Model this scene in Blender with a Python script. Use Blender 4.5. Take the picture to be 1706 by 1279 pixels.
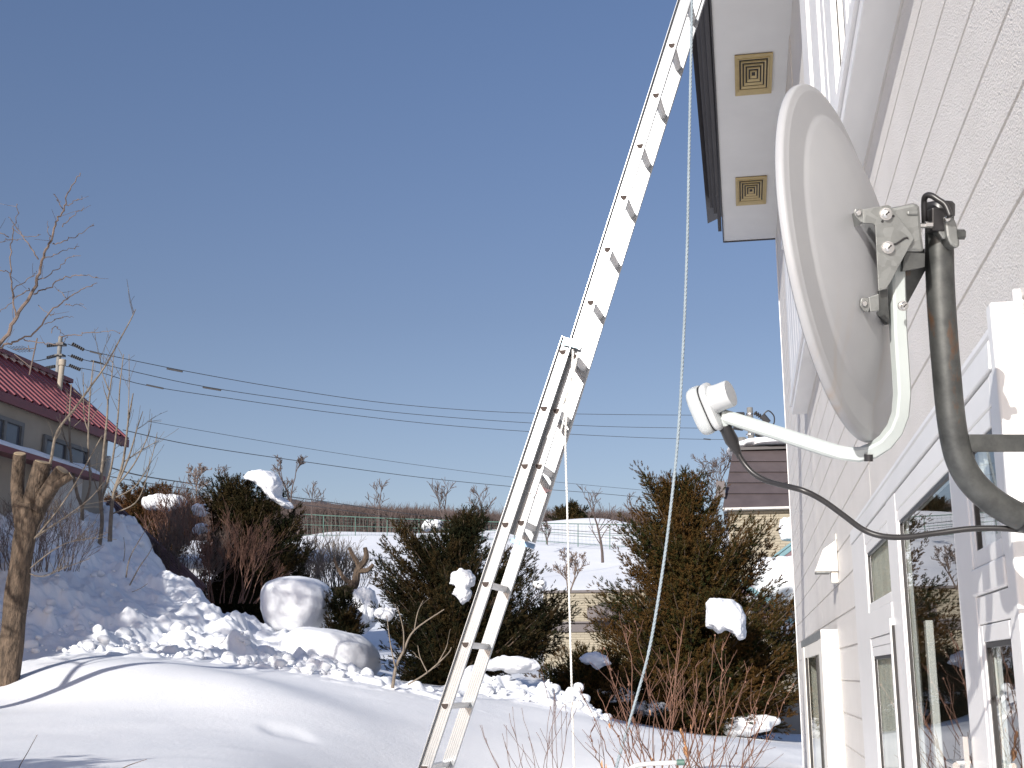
import bpy, math, random
import numpy as np
from mathutils import Vector, Matrix
random.seed(7); rng = np.random.default_rng(7)
for o in list(bpy.data.objects): bpy.data.objects.remove(o)
S = bpy.context.scene
COL = S.collection
EYE = 1.6
# ------------------------------------------------------------------ camera
FPX = 2050.0; CX, CY = 853.0, 639.5; VX, VY = 1245.0, 1125.0
PITCH = math.atan((VY-CY)/FPX); YAW = math.atan((VX-CX)/math.hypot(FPX, VY-CY))
cam_d = bpy.data.cameras.new('camera'); cam = bpy.data.objects.new('camera', cam_d); COL.objects.link(cam)
cam_d.sensor_width = 36.0; cam_d.lens = 36.0*FPX/1706.0; cam_d.clip_start = 0.05; cam_d.clip_end = 5000
cam.location = (0, 0, EYE)
cam.rotation_euler = (math.pi/2+PITCH, 0, YAW)
S.camera = cam
# ------------------------------------------------------------------ light
SUN_EL, SUN_AZ = math.radians(21), math.radians(18)      # azimuth: behind the camera, swung to its left
sdir = Vector((-math.sin(SUN_AZ)*math.cos(SUN_EL), -math.cos(SUN_AZ)*math.cos(SUN_EL), math.sin(SUN_EL)))
w = bpy.data.worlds.new('World'); S.world = w; w.use_nodes = True
nt = w.node_tree; bg = nt.nodes['Background']
sky = nt.nodes.new('ShaderNodeTexSky'); sky.sky_type = 'NISHITA'; sky.sun_disc = False
sky.sun_elevation = SUN_EL; sky.sun_rotation = math.pi+SUN_AZ
sky.altitude = 50; sky.air_density = 1.0; sky.dust_density = 1.0; sky.ozone_density = 2.6
# thin spring haze: the same all round the horizon
_g = nt.nodes.new('ShaderNodeNewGeometry'); _s = nt.nodes.new('ShaderNodeSeparateXYZ'); nt.links.new(_g.outputs['Incoming'], _s.inputs[0])
_m = nt.nodes.new('ShaderNodeMath'); _m.operation = 'MULTIPLY'; _m.inputs[1].default_value = -1; nt.links.new(_s.outputs['Z'], _m.inputs[0])
_r = nt.nodes.new('ShaderNodeValToRGB'); nt.links.new(_m.outputs[0], _r.inputs[0]); _e = _r.color_ramp.elements
_e.new(.28); _e[0].position = 0.0; _e[0].color = (.98,.80,.76,1); _e[1].position = .28; _e[1].color = (.90,.77,.77,1); _e[2].position = .62; _e[2].color = (1.0,.95,1.03,1)
_x = nt.nodes.new('ShaderNodeMixRGB'); _x.blend_type = 'MULTIPLY'; _x.inputs[0].default_value = 1; nt.links.new(sky.outputs[0], _x.inputs[1]); nt.links.new(_r.outputs[0], _x.inputs[2])
nt.links.new(_x.outputs[0], bg.inputs[0]); bg.inputs[1].default_value = 0.094
sl = bpy.data.lights.new('sun', 'SUN'); sl.energy = 4.1; sl.angle = math.radians(0.5); sl.color = (1.0, 0.96, 0.90)
so = bpy.data.objects.new('sun', sl); COL.objects.link(so)
so.rotation_euler = sdir.to_track_quat('Z', 'Y').to_euler(); so.location = (-5, -10, 12)
S.view_settings.view_transform = 'Standard'; S.view_settings.look = 'None'
S.view_settings.exposure = 0.50; S.view_settings.gamma = 1.0; S.view_settings.use_curve_mapping = False
# ------------------------------------------------------------------ photo-to-place helpers
_R = Matrix.Rotation(YAW, 3, 'Z') @ Matrix.Rotation(math.pi/2+PITCH, 3, 'X')
cr, cu, cf = _R @ Vector((1, 0, 0)), _R @ Vector((0, 1, 0)), _R @ Vector((0, 0, -1))
O = Vector((0, 0, EYE))
def ray(px, py): return cf*FPX + cr*(px-CX) + cu*(CY-py)
def P(px, py, Y): r = ray(px, py); return O + r*(Y/r.y)            # point at distance Y along the house
def PX(px, py, X): r = ray(px, py); return O + r*(X/r.x)           # point on a plane parallel to the house wall
def Q(px, py, d): return O + ray(px, py)*(d/FPX)                   # point at distance d from the lens plane
# ------------------------------------------------------------------ object helpers
def tag(o, label=None, cat=None, group=None, kind=None):
    if label: o['label'] = label
    if cat: o['category'] = cat
    if group: o['group'] = group
    if kind: o['kind'] = kind
    return o
def empty(name, loc, label, cat, group=None):
    o = bpy.data.objects.new(name, None); COL.objects.link(o); o.location = loc; o.empty_display_size = .1
    return tag(o, label, cat, group)
def root_loc(p):
    while p.parent: p = p.parent
    return Vector(p.location) if p.type == 'EMPTY' else Vector(p.get('org', (0, 0, 0)))
class MB:
    def __init__(s): s.v = []; s.f = []; s.uv = None
    def add(s, vs, fs):
        n = len(s.v); s.v += [Vector(q) for q in vs]; s.f += [tuple(i+n for i in f) for f in fs]; return s
    def box(s, a, b):
        x0, y0, z0 = a; x1, y1, z1 = b
        return s.add([(x0,y0,z0),(x1,y0,z0),(x1,y1,z0),(x0,y1,z0),(x0,y0,z1),(x1,y0,z1),(x1,y1,z1),(x0,y1,z1)],
                     [(0,3,2,1),(4,5,6,7),(0,1,5,4),(1,2,6,5),(2,3,7,6),(3,0,4,7)])
    def obox(s, c, ax, ay, az):                                    # centre and three half-axes
        c = Vector(c); ax = Vector(ax); ay = Vector(ay); az = Vector(az)
        vs = [c+ax*i+ay*j+az*k for k in (-1,1) for (i,j) in ((-1,-1),(1,-1),(1,1),(-1,1))]
        return s.add(vs, [(0,3,2,1),(4,5,6,7),(0,1,5,4),(1,2,6,5),(2,3,7,6),(3,0,4,7)])
    def prism(s, poly, ext):                                       # closed 3D polygon pushed along ext
        n = len(poly); e = Vector(ext); vs = [Vector(q) for q in poly]+[Vector(q)+e for q in poly]
        return s.add(vs, [tuple(range(n-1,-1,-1)), tuple(range(n,2*n))]+[(i,(i+1)%n,(i+1)%n+n,i+n) for i in range(n)])
    def tube(s, pts, rad, n=8, cap=True):
        pts = [Vector(q) for q in pts]
        if not hasattr(rad, '__len__'): rad = [rad]*len(pts)
        t0 = (pts[1]-pts[0]).normalized(); u = t0.orthogonal().normalized()
        vs = []; base = len(s.v)
        for i, q in enumerate(pts):
            t = (pts[min(i+1, len(pts)-1)]-pts[max(i-1, 0)])
            t = t.normalized() if t.length > 1e-9 else t0
            u = (u-t*u.dot(t)); u = u.normalized() if u.length > 1e-6 else t.orthogonal().normalized()
            v = t.cross(u)
            for k in range(n):
                a = 2*math.pi*k/n; vs.append(q+(u*math.cos(a)+v*math.sin(a))*rad[i])
        fs = []
        for i in range(len(pts)-1):
            for k in range(n):
                a = i*n+k; b = i*n+(k+1)%n; fs.append((a, b, b+n, a+n))
        if cap and n > 2: fs.append(tuple(range(n-1,-1,-1))); m = (len(pts)-1)*n; fs.append(tuple(range(m, m+n)))
        return s.add(vs, fs)
    def sweep(s, pts, prof, side):                                 # profile (u along side, v across) along a path in a plane whose normal is side
        pts = [Vector(q) for q in pts]; side = Vector(side).normalized(); n = len(prof); vs = []
        for i, q in enumerate(pts):
            t = (pts[min(i+1, len(pts)-1)]-pts[max(i-1, 0)]).normalized(); sd = (side-t*side.dot(t)).normalized(); v = t.cross(sd)
            for (a, b) in prof: vs.append(q+sd*a+v*b)
        fs = [(i*n+k, i*n+(k+1)%n, (i+1)*n+(k+1)%n, (i+1)*n+k) for i in range(len(pts)-1) for k in range(n)]
        fs += [tuple(range(n-1,-1,-1)), tuple(range((len(pts)-1)*n, len(pts)*n))]
        return s.add(vs, fs)
    def disc_stack(s, c, axis, prof, n=24, u=None, sx=1.0):        # lathe: list of (radius, height)
        c = Vector(c); ax = Vector(axis).normalized(); u = (Vector(u)-ax*Vector(u).dot(ax)).normalized() if u else ax.orthogonal().normalized(); v = ax.cross(u)
        vs = []
        for (r, h) in prof:
            for k in range(n):
                a = 2*math.pi*k/n; vs.append(c+ax*h+u*(r*math.cos(a))+v*(r*math.sin(a)*sx))
        m = len(prof); fs = [(i*n+k, i*n+(k+1)%n, (i+1)*n+(k+1)%n, (i+1)*n+k) for i in range(m-1) for k in range(n)]
        fs += [tuple(range(n-1,-1,-1)), tuple(range((m-1)*n, m*n))]
        return s.add(vs, fs)
    def build(s, name, mat, parent=None, smooth=False, bevel=0, sub=0, loc=None):
        org = root_loc(parent) if parent else (Vector(loc) if loc is not None else Vector((0,0,0)))
        me = bpy.data.meshes.new(name); me.from_pydata([tuple(q-org) for q in s.v], [], s.f)
        me.validate(); me.update()
        o = bpy.data.objects.new(name, me); COL.objects.link(o)
        if parent: o.parent = parent
        else: o.location = org
        o['org'] = tuple(org) if not parent else (0,0,0)
        if parent: o['org'] = tuple(org)
        me.materials.append(mat)
        import bmesh
        bm = bmesh.new(); bm.from_mesh(me); bmesh.ops.recalc_face_normals(bm, faces=bm.faces); bm.to_mesh(me); bm.free()
        if smooth:
            me.polygons.foreach_set('use_smooth', [True]*len(me.polygons))
            if smooth != 'all': me.set_sharp_from_angle(angle=math.radians(40))
        if bevel:
            m = o.modifiers.new('bevel', 'BEVEL'); m.width = bevel; m.segments = 2; m.limit_method = 'ANGLE'
        if sub:
            m = o.modifiers.new('sub', 'SUBSURF'); m.levels = sub; m.render_levels = sub
        return o
def raw_mesh(name, V, F, mat, parent=None, loc=(0,0,0), smooth=False, tint=None):
    """V (n,3) array, F (m,k) int array: quick mesh."""
    org = np.array(root_loc(parent)) if parent else np.array(loc, float)
    V = np.asarray(V, np.float32)-org.astype(np.float32); F = np.asarray(F, np.int32)
    me = bpy.data.meshes.new(name); me.vertices.add(len(V)); me.vertices.foreach_set('co', V.ravel())
    k = F.shape[1]; me.loops.add(F.size); me.loops.foreach_set('vertex_index', F.ravel())
    me.polygons.add(len(F)); me.polygons.foreach_set('loop_start', np.arange(0, F.size, k, dtype=np.int32))
    me.polygons.foreach_set('loop_total', np.full(len(F), k, np.int32))
    if smooth: me.polygons.foreach_set('use_smooth', np.ones(len(F), bool))
    if tint is not None:
        at = me.attributes.new('tint', 'FLOAT', 'POINT'); at.data.foreach_set('value', np.asarray(tint, np.float32))
    me.update(calc_edges=True); me.materials.append(mat)
    o = bpy.data.objects.new(name, me); COL.objects.link(o)
    if parent: o.parent = parent
    else: o.location = org
    o['org'] = tuple(float(q) for q in org)
    return o
# ------------------------------------------------------------------ materials
def newmat(name):
    m = bpy.data.materials.new(name); m.use_nodes = True; n = m.node_tree; b = n.nodes['Principled BSDF']; return m, n, b
def coords(n, scale=(1,1,1)):
    tc = n.nodes.new('ShaderNodeTexCoord'); mp = n.nodes.new('ShaderNodeMapping'); mp.inputs['Scale'].default_value = scale
    n.links.new(tc.outputs['Object'], mp.inputs[0]); return mp.outputs[0]
def noise(n, vec, sc, det=4, rough=.55):
    t = n.nodes.new('ShaderNodeTexNoise'); t.inputs['Scale'].default_value = sc; t.inputs['Detail'].default_value = det; t.inputs['Roughness'].default_value = rough
    n.links.new(vec, t.inputs['Vector']); return t.outputs['Fac']
def ramp(n, fac, stops):
    r = n.nodes.new('ShaderNodeValToRGB'); n.links.new(fac, r.inputs[0]); e = r.color_ramp.elements
    while len(e) < len(stops): e.new(.5)
    for i, (p, c) in enumerate(stops): e[i].position = p; e[i].color = (c if hasattr(c, '__len__') else (c,c,c))+((1,) if (not hasattr(c,'__len__') or len(c) == 3) else ())
    return r.outputs[0]
def bump(n, b, h, strength, dist, prev=None):
    bp = n.nodes.new('ShaderNodeBump'); bp.inputs['Strength'].default_value = strength; bp.inputs['Distance'].default_value = dist
    n.links.new(h, bp.inputs['Height'])
    if prev is not None: n.links.new(prev, bp.inputs['Normal'])
    n.links.new(bp.outputs[0], b.inputs['Normal']); return bp.outputs[0]
def simple(name, col, rough=.5, metal=0, var=.12, vsc=6, bsc=None, bst=.2, bd=.002, scale=(1,1,1)):
    m, n, b = newmat(name); v = coords(n, scale)
    c0 = tuple(max(0, q*(1-var)) for q in col); c1 = tuple(min(1, q*(1+var)) for q in col)
    n.links.new(ramp(n, noise(n, v, vsc, 5), [(.3, c0), (.7, c1)]), b.inputs['Base Color'])
    b.inputs['Roughness'].default_value = rough; b.inputs['Metallic'].default_value = metal
    if bsc: bump(n, b, noise(n, v, bsc, 4), bst, bd)
    return m
# snow: grain, soft crust, fine lumps
def snow_mat(name, lump=.02):
    m, n, b = newmat(name); v = coords(n)
    n.links.new(ramp(n, noise(n, v, .8, 4), [(.3, (.83,.845,.87)), (.7, (.88,.885,.90))]), b.inputs['Base Color'])
    b.inputs['Roughness'].default_value = .55; b.inputs['Specular IOR Level'].default_value = .3
    p = bump(n, b, noise(n, v, 3, 6, .65), .3, lump*.5)
    p = bump(n, b, noise(n, v, 24, 4, .6), .35, .008, p)
    bump(n, b, noise(n, v, 130, 3, .7), .6, .004, p); return m
M = {}
M['snow'] = snow_mat('snow'); M['snow_rough'] = snow_mat('snow_rough', .05)
def stucco():
    m, n, b = newmat('stucco_siding'); v = coords(n)
    n.links.new(ramp(n, noise(n, v, 3, 5), [(.3, (.70,.67,.635)), (.7, (.76,.73,.70))]), b.inputs['Base Color'])
    b.inputs['Roughness'].default_value = .45
    vo = n.nodes.new('ShaderNodeTexVoronoi'); vo.inputs['Scale'].default_value = 190; n.links.new(v, vo.inputs['Vector']); vo.feature = 'F1'
    p = bump(n, b, noise(n, v, 230, 2, .5), 1, .0065)
    bump(n, b, vo.outputs['Distance'], .35, .003, p); return m
M['stucco'] = stucco()
M['white'] = simple('white_vinyl', (.80,.79,.78), .35, var=.03, vsc=5, bsc=60, bst=.05)
M['white_warm'] = simple('warm_white_metal', (.80,.77,.71), .45, var=.03, vsc=12)
M['soffit'] = simple('soffit_paint', (.72,.71,.69), .6, var=.03, vsc=3, bsc=200, bst=.2, bd=.001)
M['beige_metal'] = simple('beige_vent_paint', (.47,.36,.17), .45, var=.08, vsc=20)
M['dark_vent'] = simple('vent_shadow_mesh', (.04,.035,.03), .8)
M['dark_roof'] = simple('dark_roof_metal', (.045,.04,.042), .45, var=.15, vsc=8)
M['grey_dish'] = None
def dish_mat():
    m, n, b = newmat('dish_paint'); v = coords(n)
    st = coords(n, (30, 30, 2.0))
    streak = ramp(n, noise(n, st, 1.0, 4), [(.52, 0.), (.75, 1.)])
    sp = n.nodes.new('ShaderNodeSeparateXYZ'); tc = n.nodes.new('ShaderNodeTexCoord'); n.links.new(tc.outputs['Object'], sp.inputs[0])
    low = n.nodes.new('ShaderNodeMapRange'); low.inputs[1].default_value = -.05; low.inputs[2].default_value = -.25; n.links.new(sp.outputs['Z'], low.inputs[0])
    mul = n.nodes.new('ShaderNodeMath'); mul.operation = 'MULTIPLY'; n.links.new(streak, mul.inputs[0]); n.links.new(low.outputs[0], mul.inputs[1])
    mix = n.nodes.new('ShaderNodeMixRGB'); n.links.new(mul.outputs[0], mix.inputs[0]); mix.inputs[2].default_value = (.36,.30,.25,1)
    n.links.new(ramp(n, noise(n, v, 14, 5), [(.3, (.345,.35,.365)), (.7, (.375,.38,.39))]), mix.inputs[1])
    n.links.new(mix.outputs[0], b.inputs['Base Color']); b.inputs['Roughness'].default_value = .38
    bump(n, b, noise(n, v, 250, 2), .08, .001); return m
M['dish'] = dish_mat()
M['arm_paint'] = simple('arm_white_paint', (.44,.48,.47), .38, var=.03, vsc=15, bsc=120, bst=.08, bd=.001)
M['lnb_white'] = simple('lnb_plastic', (.52,.54,.55), .35, var=.02, vsc=15)
M['lnb_grey'] = simple('lnb_cover_grey', (.46,.49,.50), .35, var=.02, vsc=15)
def galv(name, a, b_, rough, rust=0):
    m, n, b = newmat(name); v = coords(n)
    vo = n.nodes.new('ShaderNodeTexVoronoi'); vo.inputs['Scale'].default_value = 90; n.links.new(v, vo.inputs['Vector'])
    base = ramp(n, vo.outputs['Color'], [(.2, a), (.8, b_)])
    mx = n.nodes.new('ShaderNodeMixRGB'); mx.inputs[0].default_value = .96 if rust else .6; n.links.new(base, mx.inputs[1])
    n.links.new(ramp(n, noise(n, v, 25, 6, .65), [(.3, a), (.7, b_)]), mx.inputs[2]); out = mx.outputs[0]
    if rust:
        vs = coords(n, (1, 1, .35)); r = ramp(n, noise(n, vs, 17, 5, .6), [(.63, 0.), (.72, 1.)])
        m2 = n.nodes.new('ShaderNodeMixRGB'); n.links.new(r, m2.inputs[0]); n.links.new(out, m2.inputs[1]); m2.inputs[2].default_value = (.23,.10,.035,1); out = m2.outputs[0]
    n.links.new(out, b.inputs['Base Color']); b.inputs['Metallic'].default_value = .75; b.inputs['Roughness'].default_value = rough
    bump(n, b, noise(n, v, 160, 3), .12, .001); return m
M['galv'] = galv('galvanised_plate', (.19,.195,.19), (.33,.34,.33), .5)
M['galv_dark'] = galv('dull_pipe_and_shaded_plate', (.065,.068,.068), (.15,.155,.15), .45, rust=1)  # darker steel, also puts the shade on the bracket's far plate
M['steel'] = simple('zinc_steel', (.72,.71,.69), .25, metal=1)
M['black'] = simple('black_rubber', (.02,.019,.02), .35, var=.2)
M['tape'] = simple('black_tape', (.012,.012,.013), .3, bsc=60, bst=.3)
def alu():
    m, n, b = newmat('ladder_aluminium'); v = coords(n)
    n.links.new(ramp(n, noise(n, v, 10, 5), [(.3, (.33,.345,.36)), (.7, (.385,.40,.415))]), b.inputs['Base Color'])
    b.inputs['Metallic'].default_value = .35; b.inputs['Roughness'].default_value = .25
    bump(n, b, noise(n, v, 120, 3), .06, .001); return m
M['alu'] = alu()
M['alu_dull'] = simple('rung_aluminium', (.62,.62,.62), .4, metal=.3, bsc=90, bst=.1, bd=.001)
M['hole'] = simple('dark_rung_plug', (.05,.035,.03), .8)  # dark tone painted in for the shade inside the rungs
M['blue_metal'] = simple('pale_blue_bracket', (.42,.60,.68), .35, metal=.3)
M['blue_dark'] = simple('blue_bracket', (.12,.22,.38), .35, metal=.3)
M['rope_white'] = simple('white_rope_fibre', (.74,.73,.69), .8, bsc=300, bst=.5)
M['rope_grey'] = simple('grey_blue_rope_fibre', (.25,.30,.335), .8, bsc=300, bst=.5)
M['sticker'] = simple('foil_sticker', (.72,.50,.50), .25, metal=.4, var=.25, vsc=30)
M['wire'] = simple('cable_black', (.03,.03,.032), .5)
M['concrete'] = simple('concrete_pole', (.17,.17,.165), .8, var=.15)
M['insulator'] = simple('porcelain_insulator', (.55,.54,.52), .3)
M['red_roof'] = simple('red_painted_roof', (.21,.048,.055), .4, var=.22, vsc=3)
M['red_roof_dark'] = simple('red_painted_edge', (.16,.035,.045), .45)
M['mortar'] = simple('tan_mortar_wall', (.36,.315,.255), .8, var=.1, vsc=2, bsc=60, bst=.3)
M['pale_wall'] = simple('pale_plaster_wall', (.62,.62,.60), .8)
M['brown_roof'] = simple('brown_roof_metal', (.082,.067,.069), .4, var=.12, vsc=3)
M['brown_sheet'] = simple('brown_corrugated_sheet', (.20,.135,.15), .4, var=.15)
M['teal'] = simple('teal_metal_trim', (.13,.25,.28), .4)
M['purple'] = simple('dull_purple_boards', (.16,.10,.11), .6)
def brick(name, c1, c2, mort, sc):
    m, n, b = newmat(name); tc = n.nodes.new('ShaderNodeTexCoord'); mp = n.nodes.new('ShaderNodeMapping')
    mp.inputs['Rotation'].default_value = (math.pi/2, 0, 0)
    n.links.new(tc.outputs['Object'], mp.inputs[0])
    t = n.nodes.new('ShaderNodeTexBrick'); n.links.new(mp.outputs[0], t.inputs['Vector'])
    t.inputs['Color1'].default_value = c1+(1,); t.inputs['Color2'].default_value = c2+(1,); t.inputs['Mortar'].default_value = mort+(1,)
    t.inputs['Scale'].default_value = sc; t.inputs['Mortar Size'].default_value = .02; t.inputs['Brick Width'].default_value = .8; t.inputs['Row Height'].default_value = .22
    n.links.new(t.outputs['Color'], b.inputs['Base Color']); b.inputs['Roughness'].default_value = .8
    iv = n.nodes.new('ShaderNodeInvert'); n.links.new(t.outputs['Fac'], iv.inputs[1]); bump(n, b, iv.outputs[0], .6, .01); return m
M['beige_block'] = brick('beige_block_siding', (.34,.30,.225), (.30,.265,.20), (.19,.165,.12), 2.6)
M['bark'] = simple('rough_bark', (.100,.070,.048), .9, var=.65, vsc=26, bsc=55, bst=1, bd=.03, scale=(1,1,.35))
M['cut_wood'] = simple('sawn_wood', (.33,.25,.16), .85, var=.3, vsc=15)
M['bark_pale'] = simple('pale_sapling_bark', (.19,.155,.12), .85, var=.3, vsc=20)
M['twig'] = simple('grey_brown_twig', (.16,.12,.10), .9, var=.25)
M['twig_red'] = simple('reddish_stem', (.15,.075,.05), .75, var=.3, vsc=9)
M['twig_dark'] = simple('far_twig', (.085,.065,.06), .9, var=.3, vsc=.6)
M['wood_far'] = simple('far_wood_brush', (.105,.08,.075), .95, var=.35, vsc=.25)
M['hill'] = simple('far_hill_wood', (.115,.095,.10), 1, var=.35, vsc=.5)
M['dryleaf'] = simple('dead_leaf', (.52,.27,.13), .8, var=.2)
M['fence_green'] = simple('green_fence_paint', (.07,.14,.115), .5)
M['cream'] = simple('cream_curtain', (.86,.83,.74), .9, bsc=40, bst=.2)
M['blind'] = simple('lace_curtain', (.80,.80,.77), .9, bsc=120, bst=.6)
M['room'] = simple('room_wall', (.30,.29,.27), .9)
M['dirt_white'] = simple('white_hood_paint', (.76,.755,.75), .4, var=.09, vsc=4, scale=(1,.25,1))
def leafmat(name, green, bronze, lo=.35, hi=.7):
    m, n, b = newmat(name); v = coords(n)
    at = n.nodes.new('ShaderNodeAttribute'); at.attribute_name = 'tint'
    ad = n.nodes.new('ShaderNodeMath'); ad.operation = 'ADD'
    sc = n.nodes.new('ShaderNodeMath'); sc.operation = 'MULTIPLY'; sc.inputs[1].default_value = .5
    n.links.new(at.outputs['Fac'], sc.inputs[0]); n.links.new(sc.outputs[0], ad.inputs[0])
    s2 = n.nodes.new('ShaderNodeMath'); s2.operation = 'MULTIPLY'; s2.inputs[1].default_value = .6
    n.links.new(noise(n, v, 1.6, 4), s2.inputs[0]); n.links.new(s2.outputs[0], ad.inputs[1])
    n.links.new(ramp(n, ad.outputs[0], [(lo, green), (hi, bronze)]), b.inputs['Base Color'])
    b.inputs['Roughness'].default_value = .75; b.inputs['Specular IOR Level'].default_value = .12; return m
M['yew'] = leafmat('bronze_yew_needles', (.022,.028,.008), (.088,.046,.013))
M['yew_dark'] = leafmat('dark_yew_needles', (.015,.019,.008), (.055,.034,.012), .38, .8)
M['yew_brown'] = leafmat('brown_yew_needles', (.030,.030,.010), (.10,.046,.018), .3, .65)
def glass():
    m, n, b = newmat('window_glass'); n.nodes.remove(b)
    out = n.nodes['Material Output']; tr = n.nodes.new('ShaderNodeBsdfTransparent'); tr.inputs[0].default_value = (.95,.97,.96,1)
    gl = n.nodes.new('ShaderNodeBsdfGlossy'); gl.inputs['Roughness'].default_value = .006; gl.inputs[0].default_value = (1,1,1,1)
    fr = n.nodes.new('ShaderNodeFresnel'); fr.inputs[0].default_value = 1.75
    mx = n.nodes.new('ShaderNodeMixShader'); ge = n.nodes.new('ShaderNodeNewGeometry'); iv = n.nodes.new('ShaderNodeMath'); iv.operation = 'SUBTRACT'; iv.inputs[0].default_value = 1; n.links.new(ge.outputs['Backfacing'], iv.inputs[1])
    ml = n.nodes.new('ShaderNodeMath'); ml.operation = 'MULTIPLY'; n.links.new(iv.outputs[0], ml.inputs[0]); n.links.new(fr.outputs[0], ml.inputs[1]); n.links.new(ml.outputs[0], mx.inputs[0]); n.links.new(tr.outputs[0], mx.inputs[1]); n.links.new(gl.outputs[0], mx.inputs[2])
    n.links.new(mx.outputs[0], out.inputs[0]); return m
M['glass'] = glass()
M['glass_far'] = simple('dark_window_glass', (.10,.11,.13), .1, var=.1)
# ================================================================== TERRAIN
KY = np.array([0.8,2.5,4.0,5.5,7.5,10,12,13,15,17,19,21,24,30,45,70,95,104,112,150,400])
def b_of(px, py): r = ray(px, py); return r.z/r.y
def a_of(px, py=1050): r = ray(px, py); return r.x/r.y
z = lambda v: ('z', v)
TAB = {                      # along each sight line: screen row where the ground shows, or a plain height where it is hidden
 -900: [z(-1.3),z(-1.0),z(-.7),z(-.4),z(-.2),z(.0),z(.3),z(.5),z(1.0),z(1.6),z(2.0),z(2.2),z(2.5),z(3),z(4),z(6.5),z(11),z(12),z(12.5),z(13),z(13)],
 0:    [z(-1.4),z(-1.1),z(-.62),1275,1232,1162,1112,1058,905,815,790,775,z(4.9),z(4.6),z(4),z(6.5),z(11),z(12),z(12.5),z(13),z(13)],
 100:  [z(-1.4),z(-1.1),z(-.62),1275,1225,1150,1094,1068,972,868,838,815,z(3.7),z(3.2),z(4),z(6.5),z(10.5),z(12),z(12.5),z(13),z(13)],
 200:  [z(-1.4),z(-1.15),z(-.64),1277,1225,1145,1092,1078,1014,925,868,z(2.3),z(1.7),z(1.9),z(3.4),z(6.5),z(10.5),z(12),z(12.5),z(13),z(13)],
 300:  [z(-1.4),z(-1.15),z(-.64),1278,1228,1150,1098,1090,1045,984,z(1.15),z(.9),z(.8),z(1.4),z(3.2),z(6.5),z(10.5),z(12),z(12.3),z(12.4),z(13)],
 440:  [z(-1.4),z(-1.2),z(-.66),1279,1235,1160,1108,1104,1085,1060,z(.45),z(.45),z(.6),z(1.2),z(3.0),z(6.5),z(10.5),z(11.4),z(12),z(12),z(13)],
 560:  [z(-1.4),z(-1.2),z(-.82),z(-.62),z(-.50),1180,1134,1122,1108,z(.2),z(.28),z(.35),z(.6),z(1.2),978,925,890,889,z(12.3),z(12.3),z(13)],
 640:  [z(-1.4),z(-1.2),z(-.95),z(-.78),z(-.64),1200,1150,1140,1134,z(.0),z(.1),z(.2),z(.5),z(1.2),980,925,890,889,z(12.3),z(12.3),z(13)],
 750:  [z(-1.4),z(-1.25),z(-1.1),z(-.98),z(-.84),1240,1178,1158,1146,z(-.15),z(-.05),z(.1),z(.4),z(1.1),985,930,893,888,886,z(12.4),z(13)],
 900:  [z(-1.4),z(-1.3),z(-1.2),z(-1.15),z(-1.05),1276,1208,1182,1160,z(-.25),z(-.15),z(.0),z(.05),z(.1),z(.4),975,900,879,873,z(13),z(13)],
 1000: [z(-1.45),z(-1.3),z(-1.25),z(-1.2),z(-1.1),1284,1232,1206,1200,1196,1192,1188,1180,z(-.3),z(.1),978,905,874,863,z(13),z(13)],
 1100: [z(-1.45),z(-1.35),z(-1.1),z(-.9),z(-.78),1265,1235,1222,1218,1216,1214,1212,1205,z(-.5),z(.1),980,908,886,878,z(13),z(13)],
 1250: [z(-1.45),z(-1.35),z(-1.15),z(-.98),z(-.9),1280,1252,1238,1235,1234,1232,1230,1225,z(-.8),z(.1),980,908,890,884,z(13),z(13)],
 1345: [z(-1.45),z(-1.35),z(-1.2),z(-1.05),z(-1.0),z(-.95),z(-.9),1250,1245,1243,1241,1238,1232,z(-.9),z(2.0),z(6),z(10),z(11),z(12),z(13),z(13)],
 2200: [z(-1.45),z(-1.4),z(-1.3),z(-1.2),z(-1.1),z(-1.0),z(-.9),z(-.85),z(-.8),z(-.6),z(-.4),z(-.2),z(.1),z(.9),z(2.6),z(6),z(10),z(11),z(12),z(13),z(13)]}
TC = sorted(TAB); TA = np.array([a_of(c) for c in TC])
TZ = np.array([[(e[1] if isinstance(e, tuple) else b_of(c, e)*KY[i]) for i, e in enumerate(TAB[c])] for c in TC])
def hermite(x, X, Yv):                       # monotone cubic along last axis of Yv
    h = np.diff(X); d = np.diff(Yv, axis=-1)/h
    m = np.zeros_like(Yv); m[..., 0] = d[..., 0]; m[..., -1] = d[..., -1]
    dd = d[..., :-1]*d[..., 1:]; w1 = 2*h[1:]+h[:-1]; w2 = h[1:]+2*h[:-1]
    with np.errstate(divide='ignore', invalid='ignore'):
        hm = (w1+w2)/(w1/d[..., :-1]+w2/d[..., 1:])
    m[..., 1:-1] = np.where(dd > 0, np.nan_to_num(hm), 0)
    i = np.clip(np.searchsorted(X, x)-1, 0, len(X)-2); t = np.clip((x-X[i])/h[i], 0, 1)
    return ((2*t**3-3*t**2+1)*Yv[..., i]+(t**3-2*t**2+t)*h[i]*m[..., i]+(-2*t**3+3*t**2)*Yv[..., i+1]+(t**3-t**2)*h[i]*m[..., i+1])
def vnoise(x, y, seed=0):
    xi = np.floor(x).astype(np.int64); yi = np.floor(y).astype(np.int64); fx = x-xi; fy = y-yi
    fx = fx*fx*(3-2*fx); fy = fy*fy*(3-2*fy)
    def hsh(a, b):
        n = (a*374761393+b*668265263+seed*1442695041) & 0xffffffff; n = ((n ^ (n >> 13))*1274126177) & 0xffffffff; return ((n ^ (n >> 16)) & 0xffff)/65535.0
    return (hsh(xi,yi)*(1-fx)+hsh(xi+1,yi)*fx)*(1-fy)+(hsh(xi,yi+1)*(1-fx)+hsh(xi+1,yi+1)*fx)*fy
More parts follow.
